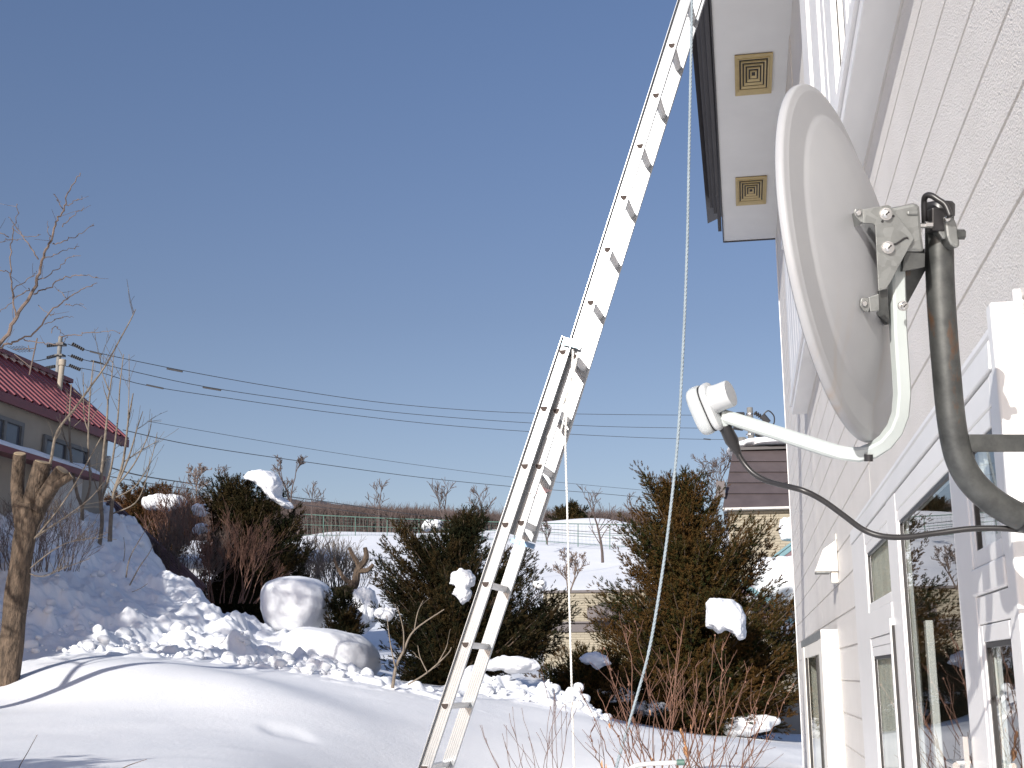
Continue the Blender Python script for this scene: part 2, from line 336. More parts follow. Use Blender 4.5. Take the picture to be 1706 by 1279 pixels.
def fbm(x, y, o=4, seed=0):
    s = 0; a = 1; t = 0
    for i in range(o): s = s+a*(vnoise(x*2**i, y*2**i, seed+i)-.5); t += a; a *= .5
    return s/t
NA, NY = 680, 560
av = np.concatenate([np.linspace(-3.2, -.72, 60)[:-1], np.linspace(-.72, .14, NA), np.linspace(.14, 2.5, 50)[1:]])
yv = np.concatenate([np.exp(np.linspace(math.log(.8), math.log(11), 250))[:-1], np.linspace(11, 20, 400)[:-1], np.exp(np.linspace(math.log(20), math.log(400), 200))])
Zc = hermite(yv, KY, TZ)                     # columns x NYtot
ZZ = hermite(av, TA, Zc.T.copy()).T          # a x Y
A2, Y2 = np.meshgrid(av, yv, indexing='ij'); X2 = A2*Y2
def _smooth(Z_, sg):
    k = np.exp(-.5*(np.arange(-3*sg, 3*sg+1)/sg)**2); k /= k.sum(); out = Z_.copy(); i0, i1 = 59, 59+NA
    pad = np.pad(Z_[i0:i1], ((3*sg, 3*sg), (0, 0)), mode='edge'); out[i0:i1] = sum(k[j]*pad[j:j+i1-i0] for j in range(len(k))); return out
_w = np.clip((Y2-12.5)/1.5, 0, 1); ZZ = _smooth(ZZ, 34)*(1-_w)+_smooth(ZZ, 5)*_w
def bankmask(X, Y, Zr):
    a = X/Y
    f = np.clip((Y-12.6)/1.2, 0, 1)*np.clip((23-Y)/1.5, 0, 1)*np.clip((-.30-a)/.05, 0, 1)
    return f
def detail(X, Y, Zr):
    Y = np.asarray(Y, float); far = np.clip((Y-20)/30, 0, 1)
    d = .10*fbm(X*.35, Y*.35, 3, 3)*np.clip(Y/6, .2, 1)*(1-far)+.018*fbm(X*1.7, Y*1.7, 3, 9)+far*.9*fbm(X*.05, Y*.05, 3, 5)
    bm = bankmask(X, Y, Zr)
    l1 = np.abs(fbm(X*1.5, Y*1.5, 3, 21))*2; l2 = np.clip(fbm(X*3.3+4, Y*3.3, 3, 33)*3, -.2, 1)
    l3 = np.clip(fbm(X*8, Y*8, 2, 44)*3, 0, 1)
    d = d+bm*(.26*(l1-.25)+.15*l2+.035*l3+.012*fbm(X*17, Y*17, 3, 47)*3)
    # ploughed rubble strip between the trees, right of the ladder
    rm = np.clip(1-np.abs(Y-14.6)/1.6, 0, 1)*np.clip((X/Y+.245)/.03, 0, 1)*np.clip((-.10-X/Y)/.03, 0, 1)
    d = d+rm*(.35*np.abs(fbm(X*2.2, Y*2.2, 3, 51))*2+.16*np.clip(fbm(X*5, Y*5, 2, 61)*3, 0, 1))
    # thin crumbs rolled from the bank onto the smooth snow
    cm = np.clip(1-np.abs(Y-12.7)/1.0, 0, 1)*np.clip((-.20-X/Y)/.06, 0, 1)*np.clip((X/Y+.62)/.05, 0, 1)
    d = d+cm*.09*np.clip(fbm(X*6, Y*6, 2, 71)*4-.25, 0, 1)
    # wind-cut swells in front of the trunk
    _q = np.clip((-.22-X/Y)/.22, 0, 1); sw = np.exp(-((Y-10.4)/1.5)**2)*_q*_q*(3-2*_q)
    d = d+sw*.10*np.sin((X*.55+Y*.9)*2.1)
    # sunken hollow in the foreground
    d = d-.022*np.exp(-((X/Y+.375+(Y-8.4)*.03)/.020)**4-((Y-8.4)/.22)**4)
    return d
def ground_z(X, Y):
    X = np.atleast_1d(np.asarray(X, float)); Y = np.atleast_1d(np.asarray(Y, float)); out = []
    for x, y in zip(X, Y):
        zc = hermite(np.array([y]), KY, TZ)[:, 0]; zz = hermite(np.array([x/y]), TA, zc[None, :])[0, 0]
        out.append(zz+float(detail(np.array([x]), np.array([y]), zz)[0])+EYE)
    return out[0] if len(out) == 1 else np.array(out)
ZZ = ZZ+detail(X2, Y2, ZZ)+EYE
Vt = np.stack([X2, Y2, ZZ], -1).reshape(-1, 3); na, ny = len(av), len(yv)
I = (np.arange(na-1)[:, None]*ny+np.arange(ny-1)[None, :]).ravel()
Ft = np.stack([I, I+ny, I+ny+1, I+1], 1)
gnd = raw_mesh('snow_ground', Vt, Ft, M['snow'], smooth=True); tag(gnd, kind='structure')
mb = MB(); n = 10
gy = float(ZZ[len(av)//2, 0])
mb.add([(-60,-60,.15),(.3,-60,.15),(60,-60,.1),(60,.80,.13),(.3,.80,.13),(-2.3,.80,.2),(-60,.80,.3)],[(0,1,4,5,6),(1,2,3,4)])
tag(mb.build('near_snow_ground', M['snow']), kind='structure')
mb = MB()
for i in range(60):
    pass
# far hills beyond the crest
hp = [(-900,860),(-200,850),(200,838),(380,834),(470,830),(560,838),(640,846),(720,852),(830,868),(900,866),(960,868),(1050,866),(1120,872),(1250,880),(1500,885),(2600,890)]
hx = np.linspace(-900, 2600, 260); hy = np.interp(hx, [q[0] for q in hp], [q[1] for q in hp])
Vh = []
for i, (x_, y_) in enumerate(zip(hx, hy)):
    tp = P(x_, y_+1.5*math.sin(i*1.7)+2*random.random(), 290); Vh += [Vector((tp.x*1.08, 330, 6)), tp, Vector((tp.x*.86, 240, tp.z*.72)), Vector((tp.x*.62, 175, 8))]
Fh = [(i*4+k, i*4+k+1, i*4+5+k, i*4+4+k) for i in range(len(hx)-1) for k in range(3)]
ho = raw_mesh('far_hills', [tuple(q) for q in Vh], Fh, M['hill']); tag(ho, kind='structure')
# ================================================================== WHITE HOUSE (right)
XW = .47
def Z(r): return EYE+r
house = empty('house', (XW, 5, 0), 'white stucco house with dark eaves filling the right side beside the dish', 'house')
YC = .47/a_of(1331, 1125)                     # far corner
bay_y1 = 5.02; bay_y0 = 2.07; Xo = .424; bay_top = Z(.592)
# backing walls
m = MB(); m.box((XW+.006, -4, 0), (XW+.16, bay_y0-.01, Z(4.35))); m.box((XW+.006, bay_y1+.01, 0), (XW+.16, YC, Z(4.35)))
m.box((XW+.006, bay_y0-.012, Z(.62)), (XW+.16, bay_y1+.01, Z(4.35))); m.box((XW+.16, YC-.16, 0), (7, YC, Z(4.35)))
m.box((XW+.16, -4, 0), (7, -3.84, Z(4.35)))
m.build('wall', M['stucco'], house)
# siding boards
pitch = .1565; joints = [-4, -1.4, 1.62, 4.62, 7.93, YC]
zr = .591-12*pitch-.012
boards = {}
k = 0; zb = .0+ .02
rows = np.arange(.012, Z(4.3), pitch)
for ji in range(5):
    y0, y1 = joints[ji]+.002, joints[ji+1]-.002
    for zb in rows:
        zt = min(zb+pitch-.0045, Z(4.3)); segs = [(y0, y1)]
        if zb < Z(.60) and y0 < bay_y1 and y1 > bay_y0:      # leave the bay window free
            segs = [(y0, min(y1, bay_y0-.004)), (max(y0, bay_y1+.004), y1)]
        for (s0, s1) in segs:
            if s1-s0 < .05: continue
            if zb > Z(1.75) and s0 > 1 and s1 < 9 : continue   # behind the upper bay
            key = (round(s0, 3), round(s1, 3), round(zt-zb, 3))
            if key not in boards:
                q = MB(); h = zt-zb; y = s1-s0; e = .0025
                q.add([(0,0,0),(0,y,0),(0,y,h),(0,0,h),(-.012,e,e),(-.012,y-e,e),(-.012,y-e,h-e),(-.012,e,h-e)],
                      [(4,5,6,7),(0,1,5,4),(1,2,6,5),(2,3,7,6),(3,0,4,7)])
                me = q.build('siding_board', M['stucco']); boards[key] = me.data; o = me
                o.parent = house
            else:
                o = bpy.data.objects.new('siding_board', boards[key]); COL.objects.link(o); o.parent = house
            o.location = Vector((XW+.012, s0, zb))-Vector(house.location)
# corner trim
MB().box((XW-.006, YC-.002, 0), (XW+.05, YC+.02, Z(4.3))).build('corner_trim', M['white'], house)
# soffit and eave
SH = Z(4.3); Xe = -.045; Ye = 4.3/b_of(1201, 402)
soff = MB().box((Xe, -4, SH), (XW+.1, Ye, SH+.02)).build('soffit', M['soffit'], house)
MB().box((Xe-.012, -4, SH-.012), (Xe-.001, Ye+.012, SH+.03)).box((Xe, Ye+.001, SH-.012), (XW+.2, Ye+.014, SH+.02)).build('soffit_trim', M['dark_roof'], house)
for i, (dx, dz, pxy) in enumerate([(.02, .035, (1194,384)), (.055, .09, (1187,354)), (.085, .15, (1181,345))]):
    yy = (SH+dz-EYE)/b_of(*pxy)
    MB().box((Xe-dx-.034, -4, SH+dz-.012), (Xe-dx, yy, SH+dz+.13)).build('fascia_board', M['dark_roof'], house, bevel=.003)
m = MB(); m.add([(Xe-.16,-4.2,SH+.22),(Xe-.16,Ye+.05,SH+.22),(3.6,Ye+.05,SH+1.9),(3.6,-4.2,SH+1.9),(Xe-.16,-4.2,SH+.27),(Xe-.16,Ye+.05,SH+.27),(3.6,Ye+.05,SH+1.96),(3.6,-4.2,SH+1.96)],
      [(0,1,2,3),(7,6,5,4),(0,4,5,1),(1,5,6,2),(2,6,7,3),(3,7,4,0)]); m.build('roof', M['dark_roof'], house)
MB().add([(XW,Ye-.3,SH+.02),(7,Ye-.3,SH+.02),(7,Ye-.3,SH+1.7),(3.6,Ye-.3,SH+1.9)],[(0,1,2,3)]).build('gable_wall', M['stucco'], house)
# soffit vents: concentric louvres
def rect_on_soffit(px0, py0, px1, py1):
    a = O+ray(px0, py0)*((SH-EYE)/ray(px0, py0).z); b = O+ray(px1, py1)*((SH-EYE)/ray(px1, py1).z)
    return a, b
for i, (c0, c1) in enumerate([((1223.5,91),(1285,152)), ((1225,295),(1276,337))]):
    a, b = rect_on_soffit(*c0, *c1); x0, x1 = min(a.x,b.x), max(a.x,b.x); y0, y1 = min(a.y,b.y), max(a.y,b.y)
    base = MB().box((x0+.004, y0+.004, SH-.002), (x1-.004, y1-.004, SH+.001)).build('soffit_vent', M['dark_vent'], house)
    nr = 6; cx_, cy_ = (x0+x1)/2, (y0+y1)/2; hx_, hy_ = (x1-x0)/2, (y1-y0)/2
    for k in range(nr):
        f1 = 1-k*.165; wd = .17 if k == 0 else .082; f0 = f1-wd; zz0 = SH-.016+k*.0012
        m = MB()
        for (ux, uy) in ((1,0),(-1,0),(0,1),(0,-1)):
            if ux: pts = [(cx_+ux*hx_*f0, cy_-hy_*f0), (cx_+ux*hx_*f1, cy_-hy_*f1), (cx_+ux*hx_*f1, cy_+hy_*f1), (cx_+ux*hx_*f0, cy_+hy_*f0)]
            else: pts = [(cx_-hx_*f0, cy_+uy*hy_*f0), (cx_-hx_*f1, cy_+uy*hy_*f1), (cx_+hx_*f1, cy_+uy*hy_*f1), (cx_+hx_*f0, cy_+uy*hy_*f0)]
            lo = [Vector((p[0], p[1], zz0 if (j in (1,2)) else zz0+.007)) for j, p in enumerate(pts)]
            m.prism(lo, (0, 0, .010))
        m.build('louvre' if k else 'vent_frame', M['beige_metal'], base)
# ---- upper bay window
Xb = .374; zb0 = Z(4.6*Xb+.0); yb1 = Xb/a_of(1320, 692)
ub = MB().box((Xb, -4, zb0), (XW+.01, yb1, zb0+.05)).build('upper_bay', M['dirt_white'], house, bevel=.004)
MB().box((Xb-.012, -4, zb0+.052), (Xb+.02, yb1+.012, zb0+.11)).build('sill', M['white'], ub, bevel=.003)
YN1 = Xb/a_of(1340, 60); YF0 = 6.8; zfb = Z(2.9)
MB().box((Xb+.02, YN1-.02, zb0+.112), (XW+.01, YN1, SH-.003)).build('side_panel', M['white'], ub)
MB().box((Xb-.006, -4, SH-.06), (XW+.01, YN1-.021, SH-.003)).build('head_board', M['white'], ub, bevel=.003)
# glazing bars of the near upper window, read off the row of pixels at y=60
def up_bar(nm, p0, p1, x0, mat):
    MB().box((Xb+x0, Xb/a_of(p1, 60), zb0+.112), (Xb+.011, Xb/a_of(p0, 60), SH-.061)).build(nm, M[mat], ub, bevel=.002 if mat == 'white' else 0)
for (p0, p1, x0, mat) in [(1340,1350,-.012,'white'),(1350.3,1353,.004,'insulator'),(1353.3,1366,-.006,'white'),(1367,1370,.008,'black'),(1370.5,1376,-.004,'white'),(1376.5,1379,.006,'insulator'),(1379.5,1391,-.008,'white'),(1413,1417,-.008,'white'),(1417.5,1421,-.002,'white'),(1421.5,1423,.008,'black')]:
    up_bar('mullion' if mat == 'white' else 'seal', p0, p1, x0, mat)
MB().box((Xb+.012, -4, zb0+.112), (Xb+.016, Xb/a_of(1391.5, 60), SH-.061)).build('pane', M['glass'], ub)
MB().box((XW-.006, -3.9, zb0+.06), (XW-.002, YN1-.03, SH-.11)).build('dark_room_sheet', M['room'], ub)  # dark sheet standing in for the unlit room behind the glass
# far part of the upper bay: lower, with a slatted front
fbay = MB().box((Xb+.02, YF0, zb0+.052), (XW+.01, yb1-.01, zfb)).build('far_upper_bay', M['dirt_white'], house)
MB().box((Xb-.014, YF0-.02, zfb+.001), (XW+.01, yb1+.02, zfb+.05)).build('bay_cap', M['white'], fbay, bevel=.003)
for k in range(9):
    q1 = yb1-.0-k*.26; MB().box((Xb, q1-.235, zb0+.112), (Xb+.0195, q1, zfb-.001)).build('front_strip', M['white'], fbay, bevel=.006)
# ---- main bay window (ground floor): hood, casings, three lights
mbay = MB().box((Xo+.03, bay_y0+.04, 0), (XW+.012, bay_y0+.052, bay_top-.02)).build('bay_window', M['white'], house)
def bx(name, x0, y0, z0, x1, y1, z1, mat='white', bev=.003, par=None):
    return MB().box((x0, min(y0,y1), z0), (x1, max(y0,y1), z1)).build(name, M[mat], par or mbay, bevel=bev)
# hood: sloped top band seen between wall and window head
zh = Z(.497)
m = MB(); sec = [(XW+.012, bay_top+.012), (Xo+.016, bay_top), (Xo+.010, bay_top-.018), (Xo+.026, zh+.062), (Xo-.002, zh+.052), (Xo-.004, zh+.003), (XW+.012, zh+.003)]
m.prism([(x_, bay_y0+.045, z_) for (x_, z_) in sec], (0, bay_y1-bay_y0-.045, 0)); m.build('hood', M['dirt_white'], mbay, bevel=.002)
bx('near_side_panel', Xo-.002, bay_y0, 0, XW+.012, bay_y0+.038, bay_top+.012, bev=.004)
bx('side_trim', XW-.012, bay_y0-.008, 0, XW+.012, bay_y0-.001, bay_top+.03, bev=.002)
def ya(px, py, X=Xo): return X/a_of(px, py)
y_far = bay_y1; yA = ya(1446, 1000); yB0 = ya(1478, 880); yB1 = ya(1492, 860); yC0 = ya(1588, 860); yC1 = ya(1615, 880)
bx('casing', Xo, yA, 0, XW+.01, y_far, zh)                         # far casing
bx('casing', Xo, yB1, 0, XW-.01, yB0, zh); bx('casing', Xo, yC1, 0, XW-.01, yC0, zh); bx('casing', Xo, bay_y0+.04, 0, XW-.01, bay_y0+.075, zh)
bx('head', Xo+.001, bay_y0+.077, zh-.052, XW-.01, yC1-.002, zh-.001); bx('head', Xo+.001, yC0+.002, zh-.052, XW-.01, yB1-.002, zh-.001); bx('head', Xo+.001, yB0+.002, zh-.052, XW-.01, yA-.002, zh-.001)
def light(y0, y1, z0, z1, curtain, cf=.5, cmat='cream'):
    """one glazed light: black gasket, recessed pane, curtain behind"""
    wn = bx('window', Xo+.002, y1-.030, z0+.0, Xo+.034, y1, z1, 'white')
    g = .012
    for (q0, q1, s0, s1) in ((y0, y0+.022, z0, z1), (y0+.024, y1-.032, z0, z0+.03), (y0+.024, y1-.032, z1-.03, z1)):
        MB().box((Xo+.002, q0, s0), (Xo+.034, q1, s1)).build('sash', M['white'], wn, bevel=.002)
    MB().box((Xo+.005, y1-.042, z0+.03), (Xo+.014, y1-.031, z1-.03)).box((Xo+.005, y0+.0225, z0+.03), (Xo+.014, y0+.032, z1-.03)).box((Xo+.005, y0+.033, z1-.040), (Xo+.014, y1-.043, z1-.031)).build('gasket', M['black'], wn)
    MB().box((Xo+.009, y0+.022, z0+.03), (Xo+.012, y1-.03, z1-.03)).build('pane', M['glass'], wn)
    if curtain:
        c0 = y1-(y1-y0)*cf; pts = []; m = MB(); nfold = max(4, int((y1-c0)/.015)); vs = []
        for i in range(nfold+1):
            yy = c0+(y1-.03-c0)*i/nfold; xx = Xo+.021+.004*math.sin(i*1.9); vs += [(xx, yy, z0), (xx, yy, z1)]
        m.add(vs, [(2*i, 2*i+2, 2*i+3, 2*i+1) for i in range(nfold)]).build('curtain', M[cmat], wn, smooth='all')
    return wn
# near light: fixed above, casement door light below
zt_ = PX(1690, 893, Xo).z; zt2 = PX(1698, 1026, Xo).z
light(bay_y0+.077, yC1-.002, zt_-.02, zh-.054, True, .42, 'blind')
bx('transom_panel', Xo-.004, bay_y0+.077, zt2+.052, XW-.012, yC1+.01, zt_-.022, bev=.004)
bx('door_head', Xo+.0015, bay_y0+.077, zt2-.0, XW-.012, yC1-.002, zt2+.05)
light(bay_y0+.077, yC1-.002, .25, zt2-.002, True, .28, 'blind')
# tall middle light
light(yC0+.002, yB1-.002, .25, zh-.054, True, .10, 'blind')
bx('inner_sash', XW+.0, yB1-.09, .25, XW+.02, yB1-.05, PX(1515, 1032, Xo).z)
# far narrow light
zf = PX(1465, 1012, Xo).z; zf2 = PX(1465, 1075, Xo).z
light(yB0+.002, yA-.002, zf, zh-.054, True, .9, 'cream')
bx('transom_panel', Xo-.004, yB0+.002, zf2+.03, XW-.012, yA, zf-.002)
bx('door_head', Xo+.0015, yB0+.002, zf2, XW-.012, yA-.002, zf2+.028)
light(yB0+.04, yA-.002, .25, zf2-.002, True, .6, 'cream')
bx('sliding_edge', Xo-.012, yB0-.004, .25, Xo+.02, yB0+.022, PX(1480, 1033, Xo).z)
bx('sliding_edge_seal', Xo-.008, yB0-.016, .25, Xo+.01, yB0-.0045, PX(1480, 1033, Xo).z-.02, 'black', 0)
bx('bottom_rail', Xo, bay_y0+.077, .0, XW-.0, yA-.002, .245)
# room behind the glass
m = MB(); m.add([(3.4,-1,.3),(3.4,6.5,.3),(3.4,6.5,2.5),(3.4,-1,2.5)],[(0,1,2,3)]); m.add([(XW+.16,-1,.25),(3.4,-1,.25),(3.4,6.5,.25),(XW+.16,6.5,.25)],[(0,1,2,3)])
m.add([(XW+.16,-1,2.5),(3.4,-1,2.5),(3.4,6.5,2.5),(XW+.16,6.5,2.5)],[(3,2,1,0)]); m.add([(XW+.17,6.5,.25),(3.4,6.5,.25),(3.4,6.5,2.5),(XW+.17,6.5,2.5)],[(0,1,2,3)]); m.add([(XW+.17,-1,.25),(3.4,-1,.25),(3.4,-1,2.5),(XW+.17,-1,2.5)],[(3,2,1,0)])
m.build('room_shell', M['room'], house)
# door handle
hq = P(1590, 1270, ya(1590, 1270, Xo-.03))
m = MB(); m.tube([hq+Vector((.03,0,0)), hq+Vector((-.01,0,0)), hq+Vector((-.012,-.10,0))], .007, 8); m.box((Xo-.014, hq.y-.02, hq.z-.05), (Xo-.004, hq.y+.02, hq.z+.05)); m.build('door_handle', M['steel'], mbay, smooth=True)
# ---- far projecting window box by the corner
yx0 = XW/a_of(1395, 1048); yx1 = 9.15; xb_ = yx0*a_of(1367, 1050); ztb = P(1380, 1048, yx0).z
fb = MB().box((xb_, yx0, 0), (XW+.01, yx0+.03, ztb)).build('corner_window', M['white_warm'], house, bevel=.003)
MB().box((xb_, yx0+.032, ztb-.045), (XW+.01, yx1, ztb)).build('head', M['galv'], fb, bevel=.003)
MB().box((xb_, yx1-.35, 0), (XW+.01, yx1, ztb-.047)).build('frame', M['white_warm'], fb)
MB().box((xb_, yx0+.032, 0), (XW+.01, yx0+.28, ztb-.047)).build('frame', M['white_warm'], fb)
MB().box((xb_+.004, yx0+.282, ztb-.12), (XW+.01, yx1-.352, ztb-.047)).build('frame', M['white_warm'], fb)
MB().box((xb_+.006, yx1-.42, 0), (xb_+.02, yx1-.352, ztb-.122)).build('gasket', M['black'], fb); MB().box((xb_+.006, yx0+.7, 0), (xb_+.016, yx0+.73, ztb-.122)).build('gasket', M['black'], fb)
MB().box((xb_+.014, yx0+.285, 0), (xb_+.018, yx1-.36, ztb-.122)).build('pane', M['glass'], fb)
# ---- wall lamp
LY = XW/a_of(1396, 930)
lamp = empty('wall_lamp', (XW, LY, Z(.55)), 'cream wedge shaped wall lamp on the stucco wall left of the bay window', 'lamp')
zt = P(1396, 899, LY).z; zb_ = P(1396, 951, LY).z; xo_ = LY*a_of(1358, 951)
m = MB(); m.prism([(XW-.002, LY-.002, zt), (xo_+.045, LY-.002, zt-.045), (xo_, LY-.002, zb_), (XW-.002, LY-.002, zb_)], (0, .15, 0)); m.build('lamp_shade', M['white_warm'], lamp, bevel=.003)
MB().box((XW-.035, LY+.02, zb_-.055), (XW-.002, LY+.12, zb_-.001)).build('bracket', M['white_warm'], lamp, bevel=.002)
MB().box((XW-.006, LY+.0, zt+.001), (XW-.0015, LY+.14, zt+.03)).build('back_plate', M['white_warm'], lamp)
MB().box((xo_+.006, LY+.006, zb_-.006), (XW-.04, LY+.14, zb_-.0005)).build('louvre', M['galv'], lamp)
# ================================================================== SATELLITE DISH
DD = 1.75
dn = (cr*-.84+cu*-.17+cf*.505).normalized(); dc = Q(1405, 437, DD)
dish = empty('satellite_dish', dc, 'grey satellite dish seen from behind on its bent steel mast', 'satellite dish')
R = 303/FPX*DD
du = (cu-dn*cu.dot(dn)).normalized(); dv = dn.cross(du)
def rim(t, r, h): return dc+du*(math.cos(t)*R*r)+dv*(math.sin(t)*R*r*.93)-dn*h
NS = 96; prof = []
for i in range(1, 97):
    r = i/96*.96
    h = .0055+.0090*(1-r)/.19 if r > .81 else .0145+.0010*min(1, (.81-r)/.03)+.044*(1-(r/.81)**2)
    prof.append((r, h))
prof = [(.002, .0616)]+prof+[(.975, .0045),(.988, .0042),(.997, .002),(1.0, -.001),(1.0, -.006),(.995, -.008),(.988, -.006),(.975, -.001)]
prof += [(r, h-.003) for (r, h) in [(.9,.008),(.7,.026),(.45,.042),(.2,.051),(.002,.0535)]]
m = MB(); vs = [rim(2*math.pi*k/NS, r, h) for (r, h) in prof for k in range(NS)]
fs = [(i*NS+k, i*NS+(k+1)%NS, (i+1)*NS+(k+1)%NS, (i+1)*NS+k) for i in range(len(prof)-1) for k in range(NS)]
m.add(vs, fs); m.build('reflector', M['dish'], dish, smooth='all')
# bracket, from the zoomed plate outline
def BZ(x_, y_, d): return Q(1380+x_/4.92, 300+y_/4.92, d)
dp = 1.655
plate = [(285,238),(490,202),(512,212),(560,280),(695,455),(700,485),(665,545),(505,845),(475,890),(412,910),(385,372),(365,356),(290,352)]
m = MB(); m.prism([BZ(x_, y_, dp) for (x_, y_) in plate], cf*.003); m.build('bracket_plate', M['galv'], dish, bevel=.0007)
m = MB(); m.prism([BZ(x_, y_, dp+.075) for (x_, y_) in [(300,250),(490,230),(705,470),(500,860),(430,900),(400,380)]], cf*.003); m.build('bracket_plate', M['galv'], dish)
# bent box of the mast clamp
m = MB(); m.prism([BZ(x_, y_, dp+.006) for (x_, y_) in [(470,232),(700,185),(738,188),(755,215),(772,430),(790,560),(785,590),(640,588),(540,600),(520,440)]], cf*.062); m.build('clamp_box', M['galv'], dish, bevel=.006, smooth=False)
for (x_, y_) in ((690, 270), (650, 480)):
    MB().obox(BZ(x_, y_, dp+.0055), cr*.0075, cu*.0028, cf*.0022).build('clamp_rib', M['galv'], dish, bevel=.0018)
m = MB(); m.prism([BZ(x_, y_, dp+.07) for (x_, y_) in [(600,590),(790,560),(795,740),(650,1010),(600,1020)]], cf*.003); m.build('shaded_far_plate', M['galv_dark'], dish)  # far side plate, its shadow put in by the darker steel
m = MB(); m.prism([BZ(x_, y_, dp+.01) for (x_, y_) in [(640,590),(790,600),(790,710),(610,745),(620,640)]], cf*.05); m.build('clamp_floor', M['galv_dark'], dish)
def ear(pts, hole, dd, nm='mount_ear'):
    m = MB(); m.prism([BZ(x_, y_, dp+dd) for (x_, y_) in pts], cf*.004); e = m.build(nm, M['galv'], dish, bevel=.001)
    MB().disc_stack(BZ(hole[0], hole[1], dp+dd-.0003), -cf, [(.0042, -.001),(.0042,.002),(.003,.0035),(.0005,.0036)], 14).build('rivet', M['steel'], e, smooth=True)
ear([(222,232),(250,236),(288,300),(290,350),(262,340),(218,290),(212,255)], (245, 268), -.05)
m = MB(); m.prism([BZ(x_, y_, dp-.05) for (x_, y_) in [(268,238),(288,238),(290,350),(286,352)]]+[], cf*.052); m.build('mount_arm', M['galv'], dish)
ear([(275,965),(330,965),(345,1040),(330,1080),(290,1075),(262,1030),(264,990)], (295, 1012), -.03)
m = MB(); m.prism([BZ(x_, y_, dp-.031) for (x_, y_) in [(330,960),(415,930),(420,1070),(345,1080)]], cf*.01); m.build('mount_foot', M['galv'], dish, bevel=.001)
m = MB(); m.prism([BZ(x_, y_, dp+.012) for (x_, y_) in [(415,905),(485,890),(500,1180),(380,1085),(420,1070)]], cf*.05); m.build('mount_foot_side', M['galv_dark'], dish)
def screw(x_, y_, d=dp, r=.0068, nm='screw'):
    c = BZ(x_, y_, d)
    s_ = MB().disc_stack(c, -cf, [(r*1.25, -.001),(r*1.25, .0018),(r*.95,.002),(r*.95,.007),(r*.7,.0085),(r*.05,.0088)], 20).build(nm, M['steel'], dish, smooth=True)
    for ax in ((cr, cu), (cu, cr)):
        MB().obox(c-cf*.0089, (ax[0]*.8+ax[1]*.5).normalized()*r*.45, (ax[1]*.8-ax[0]*.5).normalized()*r*.09, cf*.0003).build('cross_slot', M['black'], s_)
screw(470, 278); screw(488, 552)
# slot for elevation
sl_pts = [BZ(x_, y_, dp-.0008) for (x_, y_) in [(525,530),(560,520),(590,500),(620,478),(645,470),(655,478)]]
MB().tube(sl_pts, .0013, 6).build('elevation_slot', M['black'], dish)
for (x_, y_) in ((533, 294), (443, 338)): MB().disc_stack(BZ(x_, y_, dp-.0002), -cf, [(.0018,0),(.0018,.0004)], 10).build('drill_hole', M['black'], dish)
# feed arm, square tube
arm_px = [(1493,440,1.685),(1494,480,1.683),(1495,510,1.68),(1497,560,1.675),(1501,620,1.672),(1503,655,1.67),(1500,690,1.675),(1491,715,1.68),(1475,736,1.69),(1455,750,1.70),(1432,757,1.71),(1405,755,1.72),(1380,749,1.735),(1300,723,1.79),(1208,694,1.85)]
m = MB(); hw = .0098; pr = [(-hw,-hw+.003),(-hw+.003,-hw),(hw-.003,-hw),(hw,-hw+.003),(hw,hw-.003),(hw-.003,hw),(-hw+.003,hw),(-hw,hw-.003)]
m.sweep([Q(*q) for q in arm_px], pr, cf-cr*.18); m.build('feed_arm', M['arm_paint'], dish, smooth=True)
MB().disc_stack(Q(1447, 764, 1.695), -cu, [(.006,-.006),(.006,.0035)], 14).build('drain_hole', M['black'], dish)
screw(612, 1030, 1.64, .0055)
# LNB
lx = (cr*.80+cu*.34-cf*.48).normalized(); lup = (cu*.92-cr*.40); lup = (lup-lx*lup.dot(lx)).normalized(); lsd = lx.cross(lup)
lc = Q(1184, 678, 1.85)
def rbox(c, hl, hu, hs, rr, mat, nm, par, sub=0, k=8):
    """pill shaped plate: outline rounded in the plane, rounded edges along the axis"""
    m = MB(); out = []
    prof = [(-hl, .82), (-hl*.75, .94), (-hl*.3, 1.0), (hl*.3, 1.0), (hl*.75, .95), (hl, .82)]
    n_ = 40
    for (h, s_) in prof:
        for i in range(n_):
            a = 2*math.pi*i/n_; ca, sa = math.cos(a), math.sin(a); e = .55
            x_ = math.copysign(abs(ca)**e, ca)*hu; y_ = math.copysign(abs(sa)**e, sa)*hs
            out.append(c+lx*h+(lup*x_+lsd*y_)*s_)
    fs = [(i*n_+j, i*n_+(j+1)%n_, (i+1)*n_+(j+1)%n_, (i+1)*n_+j) for i in range(len(prof)-1) for j in range(n_)]+[tuple(range(n_-1,-1,-1)), tuple(range(5*n_, 6*n_))]
    return m.add(out, fs).build(nm, M[mat], par, smooth=True)
rbox(lc-lx*.014, .011, .0375, .024, 0, 'lnb_grey', 'converter_cover', dish)
rbox(lc+lx*.003, .0065, .0368, .0235, 0, 'lnb_white', 'converter_body', dish)
rbox(lc-lx*.0032, .0012, .0362, .0231, 0, 'black', 'converter_seam', dish)
MB().disc_stack(lc+lx*.006+lup*.009, lx, [(.0225,0),(.0215,.006),(.0205,.012),(.0205,.030),(.0196,.032),(.001,.0325)], 36).build('feed_horn', M['lnb_white'], dish, smooth=True)
m = MB(); m.prism([Q(x_, y_, 1.84) for (x_, y_) in [(1203,684),(1222,690),(1218,705),(1210,712),(1202,710)]], cf*.018); m.build('arm_clip', M['arm_paint'], dish, bevel=.002)
b0, b1 = Q(1208, 711, 1.85), Q(1233, 762, 1.85); bd_ = (b1-b0)
MB().tube([b0-bd_*.05, b0, b0+bd_*.1, b0+bd_*.45, b0+bd_*.6, b0+bd_*.9, b1], [.0098,.0105,.0096,.0105,.0085,.0048,.0045], 18).build('cable_boot', M['black'], dish, smooth=True)
